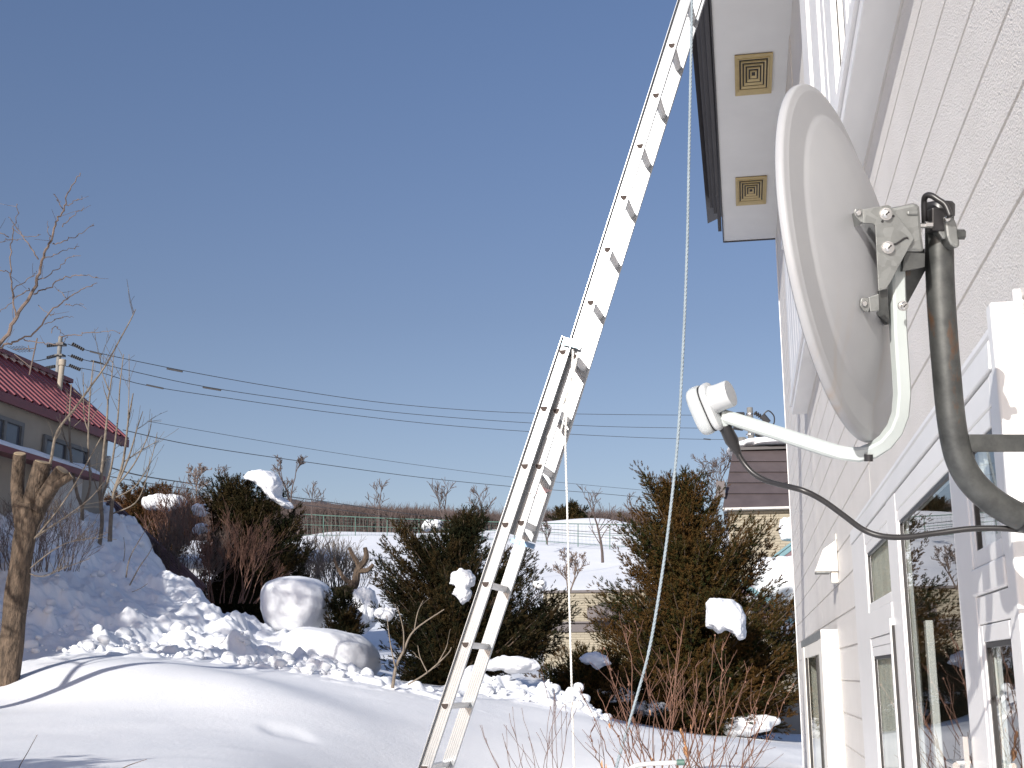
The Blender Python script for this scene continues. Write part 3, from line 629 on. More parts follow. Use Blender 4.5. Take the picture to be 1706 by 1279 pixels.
cab = [(1229,753,1.85),(1240,772,1.845),(1256,789,1.835),(1278,801,1.82),(1303,808,1.80),(1338,817,1.775),(1370,833,1.77),(1405,858,1.765),(1438,882,1.76),(1470,893,1.75),(1510,894.5,1.745),(1560,888,1.74),(1615,881,1.73),(1665,880,1.72),(1712,884,1.71),(1760,890,1.70)]
def smooth_path(pts, k=6):
    out = []; n = len(pts)
    for i in range(n-1):
        p0, p1, p2, p3 = pts[max(i-1,0)], pts[i], pts[i+1], pts[min(i+2,n-1)]
        for j in range(k):
            t = j/k; out.append(.5*((2*p1)+(-p0+p2)*t+(2*p0-5*p1+4*p2-p3)*t*t+(-p0+3*p1-3*p2+p3)*t**3))
    out.append(pts[-1]); return out
MB().tube(smooth_path([Q(*q) for q in cab], 8), .0042, 12).build('signal_cable', M['black'], dish, smooth='all')
# mast: bent pipe to the wall, strut, tape, clamp
mast = empty('dish_mast', Q(1700, 860, 1.72), 'rust stained bent grey steel pipe holding the satellite dish', 'mast')
mp_ = [(1565,345,1.71),(1566,460,1.71),(1572,560,1.71),(1577,620,1.71),(1582,675,1.71),(1588,720,1.71),(1597,760,1.71),(1612,792,1.71),(1636,820,1.71),(1670,845,1.71),(1712,864,1.71),(1790,876,1.71),(1830,878,1.71)]
MB().tube(smooth_path([Q(*q) for q in mp_], 6), .0193, 28).build('pipe', M['galv_dark'], mast, smooth='all')
MB().disc_stack(Q(1565, 346, 1.71), cu, [(.0205,-.012),(.0208,.004),(.018,.0075),(.002,.008)], 28).build('end_cap', M['black'], mast, smooth=True)
MB().tube(smooth_path([Q(*q) for q in [(1702,859,1.71),(1722,866,1.71),(1745,871,1.71)]], 5), .0225, 24).build('tape_wrap', M['tape'], mast, smooth='all')
sa, sb = Q(1613, 738, 1.71), Q(1800, 738, 1.71)
MB().obox((sa+sb)/2, (sb-sa)/2, cu*.0122, cf*.004).build('strut', M['galv_dark'], mast, bevel=.001)
# U-bolt and saddle
ub_pts = [BZ(x_, y_, d) for (x_, y_, d) in [(790,375,1.70),(787,300,1.69),(785,180,1.685),(792,140,1.68),(815,122,1.675),(850,128,1.67),(900,160,1.665),(960,205,1.66),(1000,300,1.655)]]
MB().tube(smooth_path(ub_pts, 5), .0042, 10).build('u_bolt', M['black'], mast, smooth='all')
m = MB(); m.prism([BZ(x_, y_, 1.675) for (x_, y_) in [(880,260),(900,245),(945,250),(965,300),(970,480),(940,485),(905,430),(885,380)]], cf*.028); m.build('saddle', M['galv'], mast, bevel=.003)
m = MB(); m.prism([BZ(x_, y_, 1.668) for (x_, y_) in [(960,290),(1000,285),(1045,325),(1068,400),(1082,510),(1075,550),(1035,555),(1000,530),(985,500),(970,460),(955,330)]], cf*.03); m.build('saddle_wing', M['galv'], mast, bevel=.004)
MB().disc_stack(BZ(968, 322, 1.667), -cf, [(.0046,0),(.0046,.004),(.003,.006),(.0005,.0062)], 14).build('bolt_end', M['steel'], mast, smooth=True)
for (x_, y_, r) in ((1085, 445, .007), (822, 365, .0045), (775, 372, .0035)):
    MB().disc_stack(BZ(x_, y_, 1.67), cr, [(r,-.005),(r,.005)], 6).build('nut', M['galv_dark'] if x_ > 1000 else M['steel'], mast)
MB().obox(BZ(880, 330, 1.685), cr*.009, cu*.016, cf*.012).build('rubber_pad', M['black'], mast, bevel=.002)
# ================================================================== LADDER
YL = 6.5
Ab, Bb = P(742,1176,YL), P(938,587,YL); Cf_, Df = P(925,683,YL), P(1118,72,YL)
tw = math.radians(4); rd = Vector((math.sin(tw), math.cos(tw), 0)).normalized()
ladder = empty('extension_ladder', Ab-(Bb-Ab)*.4, 'long aluminium extension ladder leaning against the dark roof edge', 'ladder')
def section(A, B, t0, t1, web, width, sp, flange, first, nrung, shift=0, yoff=0):
    ld = (B-A).normalized(); sd = ld.cross(rd).normalized()        # sd: across the web
    if sd.x < 0: sd = -sd
    th = .003
    def rail(side):
        off = rd*((0 if side < 0 else width)+yoff)+sd*shift
        s_ = -1 if side < 0 else 1                                 # channel opens outward
        # cross-section in (sd, rd): grooved web and two flanges
        pts = []; hw_ = web/2
        pts.append((-hw_, s_*flange)); pts.append((-hw_, 0.0))
        ng = 5
        # inner side (faces the rungs) grooved
        for g in range(ng):
            c = -hw_+web*(g+1)/(ng+1); pts += [(c-.0025, 0.0), (c-.0015, s_*.0022), (c+.0015, s_*.0022), (c+.0025, 0.0)]
        pts += [(hw_, 0.0), (hw_, s_*flange), (hw_-th, s_*flange), (hw_-th, s_*th)]
        for g in reversed(range(ng)):
            c = -hw_+web*(g+1)/(ng+1); pts += [(c+.0035, s_*th), (c+.002, s_*(th+.0022)), (c-.002, s_*(th+.0022)), (c-.0035, s_*th)]
        pts += [(-hw_+th, s_*th), (-hw_+th, s_*flange)]
        m = MB(); n_ = len(pts); L0, L1 = A+ld*t0, A+ld*t1
        vs = [L0+off+sd*a+rd*b for (a, b) in pts]+[L1+off+sd*a+rd*b for (a, b) in pts]
        fs = [(i, (i+1)%n_, (i+1)%n_+n_, i+n_) for i in range(n_)]
        # end caps as flange + web quads
        m.add(vs, fs)
        for L in (L0, L1):
            m.add([L+off+sd*a+rd*b for (a, b) in [(-hw_,0),(hw_,0),(hw_,s_*th),(-hw_,s_*th)]], [(0,1,2,3)])
        return m.build('rail', M['alu'], ladder)
    r0, r1 = rail(-1), rail(1)
    for k in range(nrung):
        c = A+ld*(first+k*sp)+rd*yoff
        D = []                                                     # D-shaped rung, flat side up
        for j in range(13):
            a = math.pi+math.pi*j/12; D.append((math.cos(a)*.0205, math.sin(a)*.031))
        D = [(a, b+.013) for (a, b) in D]
        up = Vector((0,0,1)); hor = up.cross(rd).normalized()
        if hor.x < 0: hor = -hor
        m = MB(); vs = [c+hor*a+up*b+rd*(-.008) for (a, b) in D]; m.prism(vs, rd*(width+.014))
        rg = m.build('rung', M['alu_dull'], ladder, smooth=True)
        m = MB(); o1 = [c+hor*(a*1.28)+up*((b+.002)*1.25)+rd*(-.0065) for (a, b) in D]; m.prism(o1, rd*.005); m.build('rung_collar', M['alu'], rg)
        m = MB(); i1 = [c+hor*(a*.92)+up*(b*.90+.0005)+rd*(-.0105) for (a, b) in D]; m.prism(i1, rd*.0022); m.build('dark_rung_plug', M['hole'], rg)  # solid plug whose dark colour stands for the shaded hollow
    return ld, sd
spb = (Bb-Ab).length/6; spf = (Df-Cf_).length/7
ldb, sdb = section(Ab, Bb, -1.15, (Bb-Ab).length+.085, .068, .385, spb, .028, -spb*3, 10, .005, 0)
ldf, sdf = section(Cf_, Df, -(P(862,912,YL)-Cf_).length+.06, (Df-Cf_).length+.75, .077, .272, spf, .026, -spf*2, 12, -.006, .034)
# guide brackets
def lbox(c, hx_, hy_, hz_, mat, nm, par=ladder): return MB().obox(c, sdb*hx_, rd*hy_, ldb*hz_).build(nm, M[mat], par, bevel=.001)
tb = P(951, 573, YL-.03)
lbox(tb, .049, .003, .014, 'blue_metal', 'guide_bracket')
for k in (-1, 0, 1.1): MB().disc_stack(tb+sdb*.028*k-rd*.003, -rd, [(.003,0),(.003,.002),(.001,.003)], 10).build('rivet', M['steel'], ladder)
lbox(P(859, 902, YL-.03), .027, .003, .013, 'blue_dark', 'guide_bracket'); MB().disc_stack(P(859, 901, YL-.034), -rd, [(.004,0),(.004,.002)], 10).build('rivet', M['steel'], ladder)
c_ = P(882, 908, YL+.36); MB().obox(c_, sdb*.030, rd*.012, ldb*.014).build('end_cap', M['blue_dark'], ladder)
lk = P(902, 836, YL+.32); MB().obox(lk, sdb*.026, rd*.016, ldb*.020).build('lock_block', M['white_warm'], ladder, bevel=.002)
MB().disc_stack(lk-rd*.017, -rd, [(.006,0),(.006,.004),(.002,.005)], 12).build('lock_bolt', M['steel'], ladder)
m = MB(); m.tube([lk+ldb*.02-sdb*.01, lk+ldb*.07-sdb*.01], .005, 8); m.tube([lk+ldb*.02+sdb*.006, lk+ldb*.07+sdb*.006], .005, 8); m.build('lock_spring', M['steel'], ladder)
m = MB(); m.prism([P(x_, y_, YL+.30) for (x_, y_) in [(893,822),(900,810),(919,817),(905,822)]], rd*.006); m.build('warning_sticker', M['sticker'], ladder)
m = MB(); m.prism([P(x_, y_, YL+.33) for (x_, y_) in [(902,802),(907,778),(913,772),(915,790),(909,812)]], rd*.006); m.build('warning_sticker', M['sticker'], ladder)
MB().disc_stack(P(883, 821, YL-.03), -rd, [(.006,-.01),(.006,.006),(.003,.009)], 12).build('stop_bolt', M['steel'], ladder)
MB().obox(P(1158, 2, YL+.3), sdb*.034, rd*.004, ldb*.10).build('roof_hook', M['alu_dull'], ladder)
# ropes (laid rope: three twisted strands)
def rope(name, pts, rad, mat, label, turns, par=None, cat='rope'):
    path = smooth_path(pts, 40); m = MB()
    if par: o_root = par
    else: o_root = empty(name, path[-1], label, cat)
    cum = [0]
    for i in range(1, len(path)): cum.append(cum[-1]+(path[i]-path[i-1]).length)
    for s_ in range(3):
        pp = []
        for i, q in enumerate(path):
            t = (path[min(i+1,len(path)-1)]-path[max(i-1,0)]).normalized(); u = t.orthogonal().normalized(); u = (cr-t*cr.dot(t)).normalized(); v = t.cross(u)
            a = cum[i]*turns+s_*2*math.pi/3; pp.append(q+(u*math.cos(a)+v*math.sin(a))*rad*.5)
        MB().tube(pp, rad*.62, 6).build('strand', M[mat], o_root, smooth='all')
    return o_root
def dense(pts, step=.05):
    out = []
    sp_ = smooth_path(pts, 12)
    for i in range(len(sp_)-1):
        n_ = max(1, int((sp_[i+1]-sp_[i]).length/step)); out += [sp_[i].lerp(sp_[i+1], j/n_) for j in range(n_)]
    return out+[sp_[-1]]
def rope2(name, pts, rad, mat, label, turns):
    path = dense(pts, .012); o_root = empty(name, path[-1], label, 'rope'); cum = 0
    strands = [[], [], []]
    for i, q in enumerate(path):
        if i: cum += (q-path[i-1]).length
        t = (path[min(i+1,len(path)-1)]-path[max(i-1,0)]).normalized(); u = (cr-t*cr.dot(t)).normalized(); v = t.cross(u)
        for s_ in range(3):
            a = cum*turns+s_*2*math.pi/3; strands[s_].append(q+(u*math.cos(a)+v*math.sin(a))*rad*.5)
    for s_ in range(3): MB().tube(strands[s_], rad*.6, 5, cap=False).build('strand', M[mat], o_root, smooth='all')
    return o_root
rope2('rope', [P(x_, y_, 6.1) for (x_, y_) in [(1154,-60),(1152,60),(1149,200),(1145,400),(1139,560),(1130,720),(1117,850),(1101,970),(1082,1080),(1058,1170),(1033,1255),(1022,1300)]], .0078, 'rope_grey', 'thick grey blue twisted rope hanging from the roof edge right of the ladder', 95)
rope2('rope', [P(x_, y_, YL-.06) for (x_, y_) in [(955,585),(951,630),(945,680),(942,735),(945,850),(948,980),(951,1090),(954,1200),(957,1300)]], .0058, 'rope_white', 'thin white rope dangling straight down beside the ladder', 120)
rope('halyard', [P(x_, y_, YL-.05) for (x_, y_) in [(954,582),(953,610),(946,650),(941,690),(934,720)]], .0045, 'rope_white', '', 140, par=ladder)
rope('halyard', [P(x_, y_, YL-.055) for (x_, y_) in [(963,586),(957,615),(944,655),(930,690),(912,729)]], .0045, 'rope_white', '', 140, par=ladder)
# bent grey handle poking out of the snow at the bottom edge
hp_ = [P(x_, y_, 5.2) for (x_, y_) in [(1036,1300),(1046,1284),(1060,1275),(1085,1272),(1128,1270)]]
hb = empty('tool_handle', hp_[0], 'bent grey metal handle with dark grip among the red twigs at the bottom', 'handle')
MB().tube(smooth_path(hp_, 5), .0095, 12).build('tube', M['alu_dull'], hb, smooth='all'); MB().tube([hp_[-1], hp_[-1]+Vector((.03,0,.001))], .012, 12).build('grip', M['fence_green'], hb, smooth=True)
# ================================================================== NEIGHBOURING HOUSES
# --- red roofed house on the left; its front runs along the same direction as the white house
YR = 19.0
ev = P(211, 731, YR); rg_ = P(112, 641, YR)                        # far ends of eave and ridge
rh = empty('house', (ev.x-1, YR-3, ev.z-4), 'tan house with ribbed red metal roof behind the snow bank on the left', 'house')
Y0 = 3.0
wx = P(178, 760, YR-.45).x; wye = YR-.45
def red_roof():
    m = MB(); sl = (ev-rg_); L = sl.length; sl_n = sl.normalized(); nrm = Vector((0,1,0)).cross(sl_n); nrm = nrm if nrm.z > 0 else -nrm
    ys = []; y = Y0; n_ = int((YR-Y0)/.22)
    prof = []
    for i in range(n_):
        y = YR-(i+1)*.22; prof += [(y, 0), (y+.15, 0), (y+.165, .035), (y+.205, .035)]
    prof = sorted(prof)
    vs = []
    for (y, h) in prof:
        for q in (rg_, ev): vs.append(Vector((q.x, y, q.z))+nrm*h)
    fs = [(2*i, 2*i+1, 2*i+3, 2*i+2) for i in range(len(prof)-1)]
    k = len(vs); vs += [v-nrm*.05 for v in vs]; fs += [(2*i+k, 2*i+2+k, 2*i+3+k, 2*i+1+k) for i in range(len(prof)-1)]
    m.add(vs, fs); return m, nrm
m, rn = red_roof(); rr = m.build('roof', M['red_roof'], rh)
MB().box((rg_.x-.12, Y0, rg_.z+.03), (rg_.x+.10, YR+.02, rg_.z+.10)).build('ridge_cap', M['red_roof_dark'], rr)
m = MB(); m.prism([ev+rn*.03, rg_+rn*.03, rg_-rn*.16, ev-rn*.16], (0, .05, 0)); m.build('verge_board', M['red_roof'], rr)
MB().box((ev.x-.02, Y0, ev.z-.14), (ev.x+.03, YR+.04, ev.z-.01)).build('gutter', M['red_roof_dark'], rr)
m = MB(); lx_ = 2*rg_.x-ev.x; m.add([(rg_.x,Y0,rg_.z),(rg_.x,YR,rg_.z),(lx_,YR,ev.z),(lx_,Y0,ev.z)],[(0,1,2,3)]); m.build('rear_slope', M['red_roof'], rr)
MB().box((wx, Y0, ev.z-.11), (ev.x-.03, YR-.05, ev.z-.07)).build('eave_lining', M['purple'], rh)
gz = .8
m = MB(); m.box((lx_+.4, Y0, gz), (wx, wye, ev.z-.02)); m.prism([(wx, wye-.02, ev.z-.02), (lx_+.4, wye-.02, ev.z-.02), (rg_.x, wye-.02, rg_.z-.1)], (0, .02, 0)); m.build('wall', M['mortar'], rh)
def red_window(p0, p1):        # px on plane X=wx: top-left (near) and bottom-right (far)
    a = PX(p0[0], p0[1], wx); b = PX(p1[0], p1[1], wx); y0, y1 = min(a.y,b.y), max(a.y,b.y); z1 = max(a.z, b.z); z0 = min(a.z, b.z)
    wn = MB().box((wx+.002, y0, z0), (wx+.012, y1, z1)).build('window', M['glass_far'], rh)
    m = MB(); t = .06; m.box((wx+.012, y0-t, z0-t), (wx+.05, y0, z1+t)); m.box((wx+.012, y1, z0-t), (wx+.05, y1+t, z1+t)); m.box((wx+.012, y0, z1), (wx+.05, y1, z1+t)); m.box((wx+.012, y0, z0-t), (wx+.05, y1, z0)); m.box((wx+.013, (y0+y1)/2-t/2, z0), (wx+.045, (y0+y1)/2+t/2, z1)); m.build('window_frame', M['concrete'], wn)
red_window((-22,692),(29,744)); red_window((74,731),(139,772+14))
# lower roof with snow on it
e0 = P(176, 797, YR-1.2); lw = MB(); lr_x = e0.x
lw.prism([(wx-.02, YR-1.2, e0.z+.10), (lr_x, YR-1.2, e0.z+.03), (lr_x, YR-1.2, e0.z-.06), (wx-.02, YR-1.2, e0.z+.0)], (0, -12, 0))
lro = lw.build('lower_roof', M['red_roof_dark'], rh)
mbx = MB().box((wx+.005, YR-2.6, gz), (wx+.09, YR-1.3, e0.z+.2)).build('porch_wall', M['pale_wall'], rh)
MB().tube([P(179, 760, YR-.1), P(176, 812, YR-.1)], .06, 10).build('downpipe', M['insulator'], rh, smooth=True)
def blob(name, c, sx, sy, sz, mat, label, cat='snow', group=None, seed=0, amp=.18, par=None, kind=None, sub=5, flat=.0, fr=1.6):
    import bmesh
    bm = bmesh.new(); bmesh.ops.create_icosphere(bm, subdivisions=sub, radius=1.0)
    V = np.array([v.co[:] for v in bm.verts]); F = np.array([[v.index for v in f.verts] for f in bm.faces]); bm.free()
    d = 1+amp*(fbm(V[:,0]*fr+seed*7.3+9, V[:,1]*fr+V[:,2]*fr*.7+5, 3, seed)+fbm(V[:,2]*fr+seed*3.1+20, V[:,0]*fr+3, 3, seed+5))*2+amp*.35*fbm(V[:,0]*6+V[:,2]*5+30, V[:,1]*6+30, 3, seed+9)
    V0 = V.copy(); d = d+amp*1.1*fbm(V0[:,0]*3.1+seed*5+40, V0[:,1]*3.1+V0[:,2]*2.7+40, 4, seed+13); V = np.sign(V)*np.abs(V)**(1.0 if seed in (7, 1) else .62 if seed == 30 else .8); V = V/np.linalg.norm(V, axis=1)[:, None]**.6
    V = V*d[:, None]
    if flat: V[:,2] = np.where(V[:,2] < -flat, -flat+(V[:,2]+flat)*.25, V[:,2])
    V = V*np.array([sx, sy, sz]); c = Vector(c)
    if par: V = V+np.array(c); o = raw_mesh(name, V, F, M[mat], parent=par, smooth=True)
    else: V = V+np.array(c); o = raw_mesh(name, V, F, M[mat], loc=tuple(c), smooth=True); tag(o, label, cat, group)
    return o
def cluster(px, py, Y, wpx, hpx, depth, label, seed=0):
    import bmesh
    rr = random.Random(seed*31+5); k = Y/FPX; c = P(px, py, Y); Vs = []; Fs = []; n0 = 0
    bm = bmesh.new(); bmesh.ops.create_icosphere(bm, subdivisions=3, radius=1.0); B = np.array([v.co[:] for v in bm.verts]); F = np.array([[v.index for v in f.verts] for f in bm.faces]); bm.free()
    for i in range(22 if seed == 30 else 11):
        u = rr.uniform(-.55, .55); w = rr.uniform(-.6, .6) if seed == 30 else rr.uniform(-.45, .35)*(1-abs(u)); sx = rr.uniform(.36, .6)*(1 if i else 1.25); 
        d = 1+.9*fbm(B[:,0]*2.2+i*7+seed*3+20, B[:,1]*2.2+B[:,2]*1.7+20, 5, seed+i)
        V = B*d[:, None]*np.array([sx*wpx/2*k, depth*rr.uniform(.4,.8), sx*.75*min(wpx,hpx*1.5)/2*k])+np.array([u*wpx/2*k, rr.uniform(-.3,.3)*depth, w*hpx/2*k])
        Vs.append(V); Fs.append(F+n0); n0 += len(V)
    o = raw_mesh('snow_clump', np.concatenate(Vs)+np.array(c), np.concatenate(Fs), M['snow'], loc=tuple(c), smooth=True); tag(o, label, 'snow')
    m = o.modifiers.new('remesh', 'REMESH'); m.mode = 'VOXEL'; m.voxel_size = max(wpx, hpx)*k/42; m.use_smooth_shade = True
    return o
def pblob(px, py, Y, wpx, hpx, depth, label, seed=0, amp=.18, flat=.35, mat='snow', fr=1.6, sub=5):
    if seed >= 20 and seed != 30 or seed in (2,3,4,5,6): return cluster(px, py, Y+(.35 if Y < 16 else .5), wpx*1.35, max(hpx, wpx*.42)*1.2, depth, label, seed)
    c = P(px, py, Y); k = Y/FPX*1.0
    return blob('snow_clump', c, wpx/2*k, depth, hpx/2*k*1.05, mat, label, 'snow', None, seed, amp, None, None, sub, flat, fr)
# snow lying on the lower roof
m = MB(); n_ = 40; vs = []
for i in range(n_+1):
    y = YR-1.3-11*i/n_; t = .02+.10*vnoise(np.array([i*.6]), np.array([2.5]))[0]
    vs += [(lr_x-.02, y, e0.z+.035), (lr_x-.05, y, e0.z+.04+t), ((wx+lr_x)/2, y, e0.z+.06+t), (wx+.0, y, e0.z+.10+t)]
m.add(vs, [(4*i+k, 4*i+k+1, 4*i+5+k, 4*i+4+k) for i in range(n_) for k in range(3)])
tag(m.build('roof_snow', M['snow'], smooth='all', loc=(lr_x, YR-6, e0.z)), 'thin strip of snow on the lower red roof behind the pollarded tree', 'snow')
# chimney pipe and TV antenna stand on the ridge
ch = P(99, 640, YR-.8); ct = P(104, 602, YR-.8)
cp = empty('chimney_pipe', ch, 'tan chimney pipe with wider cap beside the concrete pole over the red roof', 'chimney')
MB().tube([ch-Vector((0,0,.3)), ct-Vector((0,0,.06))], .045, 14).build('flue', M['mortar'], cp, smooth=True); MB().tube([ct-Vector((0,0,.07)), ct+Vector((0,0,.03))], .06, 14).build('cap', M['mortar'], cp, smooth=True)
a0, a1 = P(50, 613, 15), P(62, 563, 15)
an = empty('tv_antenna', a0, 'thin television antenna standing on the red roof ridge', 'antenna')
MB().tube([a0-Vector((0,0,.1)), a1], .010, 6).build('mast', M['twig'], an)
b0_, b1_ = P(22, 582, 15), P(60, 580, 15); m = MB(); m.tube([b0_, b1_], .006, 5)
for k in range(6):
    c = b0_.lerp(b1_, k/8+.02); m.tube([c+Vector((0,-.16,0)), c+Vector((0,.16,0))], .0035, 4)
m.tube([P(47,575,15), P(49,586,15)], .006, 4); m.build('element', M['twig'], an)
m = MB(); m.tube([P(24,590,15), P(52,612,15)], .006, 5); m.build('stay', M['twig'], an)
# brown corrugated sheet behind the bank
s0, s1 = P(176, 840, 19.8), P(335, 988, 19.8); m = MB()
d_ = (s1-s0).normalized(); up_ = Vector((d_.z*-1, 0, d_.x)); up_ = up_ if up_.z > 0 else -up_; nr_ = 9; hgt = 30/FPX*19.8
vs = []; ribs = []
for i in range(nr_*4+1):
    h = -hgt/2+hgt*i/(nr_*4); b = [.0, .03, .03, .0][i % 4]; ribs.append((h, b))
for (h, b) in ribs: vs += [s0+up_*h+Vector((0,-b,0)), s1+up_*h+Vector((0,-b,0))]
m.add(vs, [(2*i, 2*i+1, 2*i+3, 2*i+2) for i in range(len(ribs)-1)]); k = len(vs)
m.add([v+Vector((0,.03,0)) for v in vs], [(2*i, 2*i+2, 2*i+3, 2*i+1) for i in range(len(ribs)-1)])
cs = m.build('corrugated_sheet', M['brown_sheet'], loc=s0); tag(cs, 'sloping strip of dark brown corrugated metal behind the snow bank', 'metal sheet')
# --- brown mansard house behind the right evergreen
YB = 38.0
bh = empty('house', P(1270, 1000, YB), 'house with dark brown panelled roof and beige block wall behind the right evergreen', 'house')
tl, tr_, bl_, br_ = P(1221,750,YB+1.6), P(1420,750,YB+1.6), P(1204,846,YB), P(1420,846,YB)
prw = [748.5, 768, 786, 804, 822, 845]
for i in range(5):
    def at(f, q): return q[0].lerp(q[1], f)
    fa, fb = (prw[i]-748.5)/96.5, (prw[i+1]-748.5)/96.5
    A_, B_, C_, D_ = tl.lerp(bl_, fa), tr_.lerp(br_, fa), tr_.lerp(br_, fb), tl.lerp(bl_, fb)
    off = Vector((0, -.05, .0)); m = MB(); m.add([A_, B_, C_+off, D_+off, A_+Vector((0,.1,-.02)), B_+Vector((0,.1,-.02)), C_+Vector((0,.1,-.0)), D_+Vector((0,.1,0))], [(0,1,2,3),(3,2,6,7),(0,3,7,4),(1,5,6,2),(4,7,6,5),(0,4,5,1)])
    m.build('roof_panel', M['brown_roof'], bh)
MB().box((tl.x-.1, tl.y-.12, tl.z-.02), (tr_.x, tl.y+.1, tl.z+.07)).build('ridge_cap', M['dark_roof'], bh)
wl = P(1213, 850, YB+.3)
MB().box((wl.x, YB+.25, EYE-1), (br_.x, YB+8, bl_.z)).build('wall', M['beige_block'], bh)
MB().box((bl_.x, YB-.08, bl_.z-.07), (br_.x, YB+.25, bl_.z-.005)).build('eave_lining', M['insulator'], bh)
MB().box((P(1240,870,YB).x, YB+.24, P(1240,872,YB).z-.02), (br_.x, YB+.249, bl_.z-.075)).build('wall_band', M['beige_block'], bh)  # thin strip in the same block as the wall, below the eave
m = MB(); m.add([tl, tl+Vector((0,6,0)), tr_+Vector((0,6,0)), tr_], [(0,1,2,3)]); m.build('upper_roof', M['brown_roof'], bh)
m = MB(); m.add([tl, bl_, bl_+Vector((0,7,0)), tl+Vector((0,6,0))], [(0,1,2,3)]); m.build('side_slope', M['brown_roof'], bh)
pd = P(1325, 800, YB-2); MB().box((P(1322,790,YB-2).x, YB-2.1, EYE), (P(1345,790,YB-2).x, YB-1.9, P(1322,788,YB-2).z)).build('corner_post', M['beige_block'], bh)
rs = blob('roof_snow', P(1300, 748, YB+3), 1.6, 2, .22, 'snow', 'thin cap of snow on the ridge of the brown roof', 'snow', seed=4, amp=.12, flat=.3)
MB().box((P(1201,862,YB+.2).x-.1, YB+.1, P(1201,800,YB).z-.5), (P(1213,862,YB+.2).x-.06, YB+.22, P(1201,800,YB).z)).build('downpipe', M['brown_roof'], bh)
# --- teal edged gable roof with a mass of snow
YT = 30.0
th_ = empty('house', P(1330, 1040, YT), 'low gabled house with teal roof trim buried in snow at the white wall corner', 'house')
ap = P(1331, 893, YT); lf = P(1262, 945, YT); m = MB()
dr = (lf-ap).normalized(); pn = Vector((dr.z, 0, -dr.x)); pn = pn if pn.z < 0 else -pn
def gable(nm, o0, o1, y0, dep, mat, k=3.2):
    m = MB(); L = ap+dr*k; rdr = Vector((-dr.x, 0, dr.z)); pn2 = Vector((-pn.x, 0, pn.z))
    m.prism([ap+Vector((0,y0,-o0*1.2)), L+pn*o0+Vector((0,y0,0)), L+pn*o1+Vector((0,y0,0)), ap+Vector((0,y0,-o1*1.2))], (0, dep, 0))
    m.prism([ap+Vector((0,y0,-o0*1.2)), ap+rdr*k+pn2*o0+Vector((0,y0,0)), ap+rdr*k+pn2*o1+Vector((0,y0,0)), ap+Vector((0,y0,-o1*1.2))], (0, dep, 0))
    return m.build(nm, M[mat], th_)
gable('roof', 0, .05, 0, 6, 'teal', 1.9); gable('verge_board', .055, .16, .03, .04, 'teal', 1.85); gable('barge_board', .165, .42, .05, .05, 'purple', 1.8)
MB().prism([ap+Vector((0,.4,-.45)), ap+Vector((-1.2,.4,-1.4)), ap+Vector((-1.2,.4,-4.2)), ap+Vector((1.2,.4,-4.2)), ap+Vector((1.2,.4,-1.4))], (0, 4, 0)).build('wall', M['mortar'], th_)
m = MB(); q0, q1 = P(1244, 984, YT-1.5), P(1290, 1012, YT-1.5); m.obox((q0+q1)/2, (q1-q0)/2, (0,1.2,0), Vector((.02,0,.05))); m.build('lower_roof', M['teal'], th_)
m = MB(); q0, q1 = P(1225, 985, YT-1.2), P(1285, 1030, YT-1.2); m.obox((q0+q1)/2, (q1-q0)/2, (0,.9,0), Vector((.02,0,.12))); m.build('lower_wall', M['purple'], th_)
m = MB(); q0, q1 = P(1300, 1028, YT-2), P(1345, 1052, YT-2); m.obox((q0+q1)/2, (q1-q0)/2, (0,.9,0), Vector((.02,0,.04))); m.build('lower_roof', M['teal'], th_)
pblob(1306, 972, YT-1.0, 92, 82, .9, 'huge mound of snow sliding off the teal trimmed roof', 11, .22, .7, fr=1.3)
pblob(1318, 885, YT+1.5, 42, 42, .3, 'small white snow lump above the teal roof edge', 12, .2, .6)
pblob(1250, 999, YT-2.6, 26, 11, .2, 'small flat patch of snow at the foot of the teal roof', 13, .2, .4)
pblob(1316, 1046, YT-2.6, 24, 28, .2, 'small pointed snow lump by the white wall corner', 14, .25, .5)
# --- beige flat house between the evergreens
YF = 44.0
fh = empty('house', P(960, 1090, YF), 'flat roofed beige block house between the middle and right evergreens', 'house')
q0, q1 = P(905, 988, YF), P(1075, 988, YF)
MB().box((q0.x, YF, P(900,1036,YF).z), (q1.x, YF+5, q0.z)).build('upper_wall', M['beige_block'], fh)
MB().box((q0.x+.05, YF+.05, P(900,1053,YF).z), (q1.x, YF+5, P(900,1037,YF).z)).build('recess_band', M['brown_roof'], fh)
MB().box((q0.x, YF+.02, -.5), (q1.x, YF+5, P(900,1054,YF).z)).build('lower_wall', M['beige_block'], fh)
MB().box((q0.x-.05, YF-.05, q0.z+.002), (q1.x+.05, YF+5, q0.z+.09)).build('parapet_cap', M['brown_roof'], fh)
MB().box((q0.x-.02, YF-.04, P(900,1037.5,YF).z-.02), (q1.x, YF+.0-.002, P(900,1037,YF).z+.03)).build('sill_band', M['brown_roof'], fh)
aw = [P(x_, y_, YF-.8) for (x_, y_) in [(978,1013),(1012,1001),(1120,1016),(1120,1040),(978,1032)]]
MB().prism(aw, (0, .75, 0)).build('porch_roof', M['brown_roof'], fh)
bw_ = P(1270,1200,15); MB()
# far right low wall under the evergreen
m = MB(); a_, b_ = P(1110,1175,25.5), P(1345,1160,25.5); m.box((a_.x, 25.5, -1), (b_.x, 25.8, P(1300,1160,25.5).z)); lwall = m.build('garden_wall', M['mortar'], loc=a_); tag(lwall, 'low tan wall in shade under the right evergreen', 'wall')
ww = P(1245,1215,25.4); m = MB().box((ww.x-.7, 25.42, -.5), (ww.x+.0, 25.48, P(1240,1190,25.4).z)).build('basement_panel', M['insulator'], lwall)
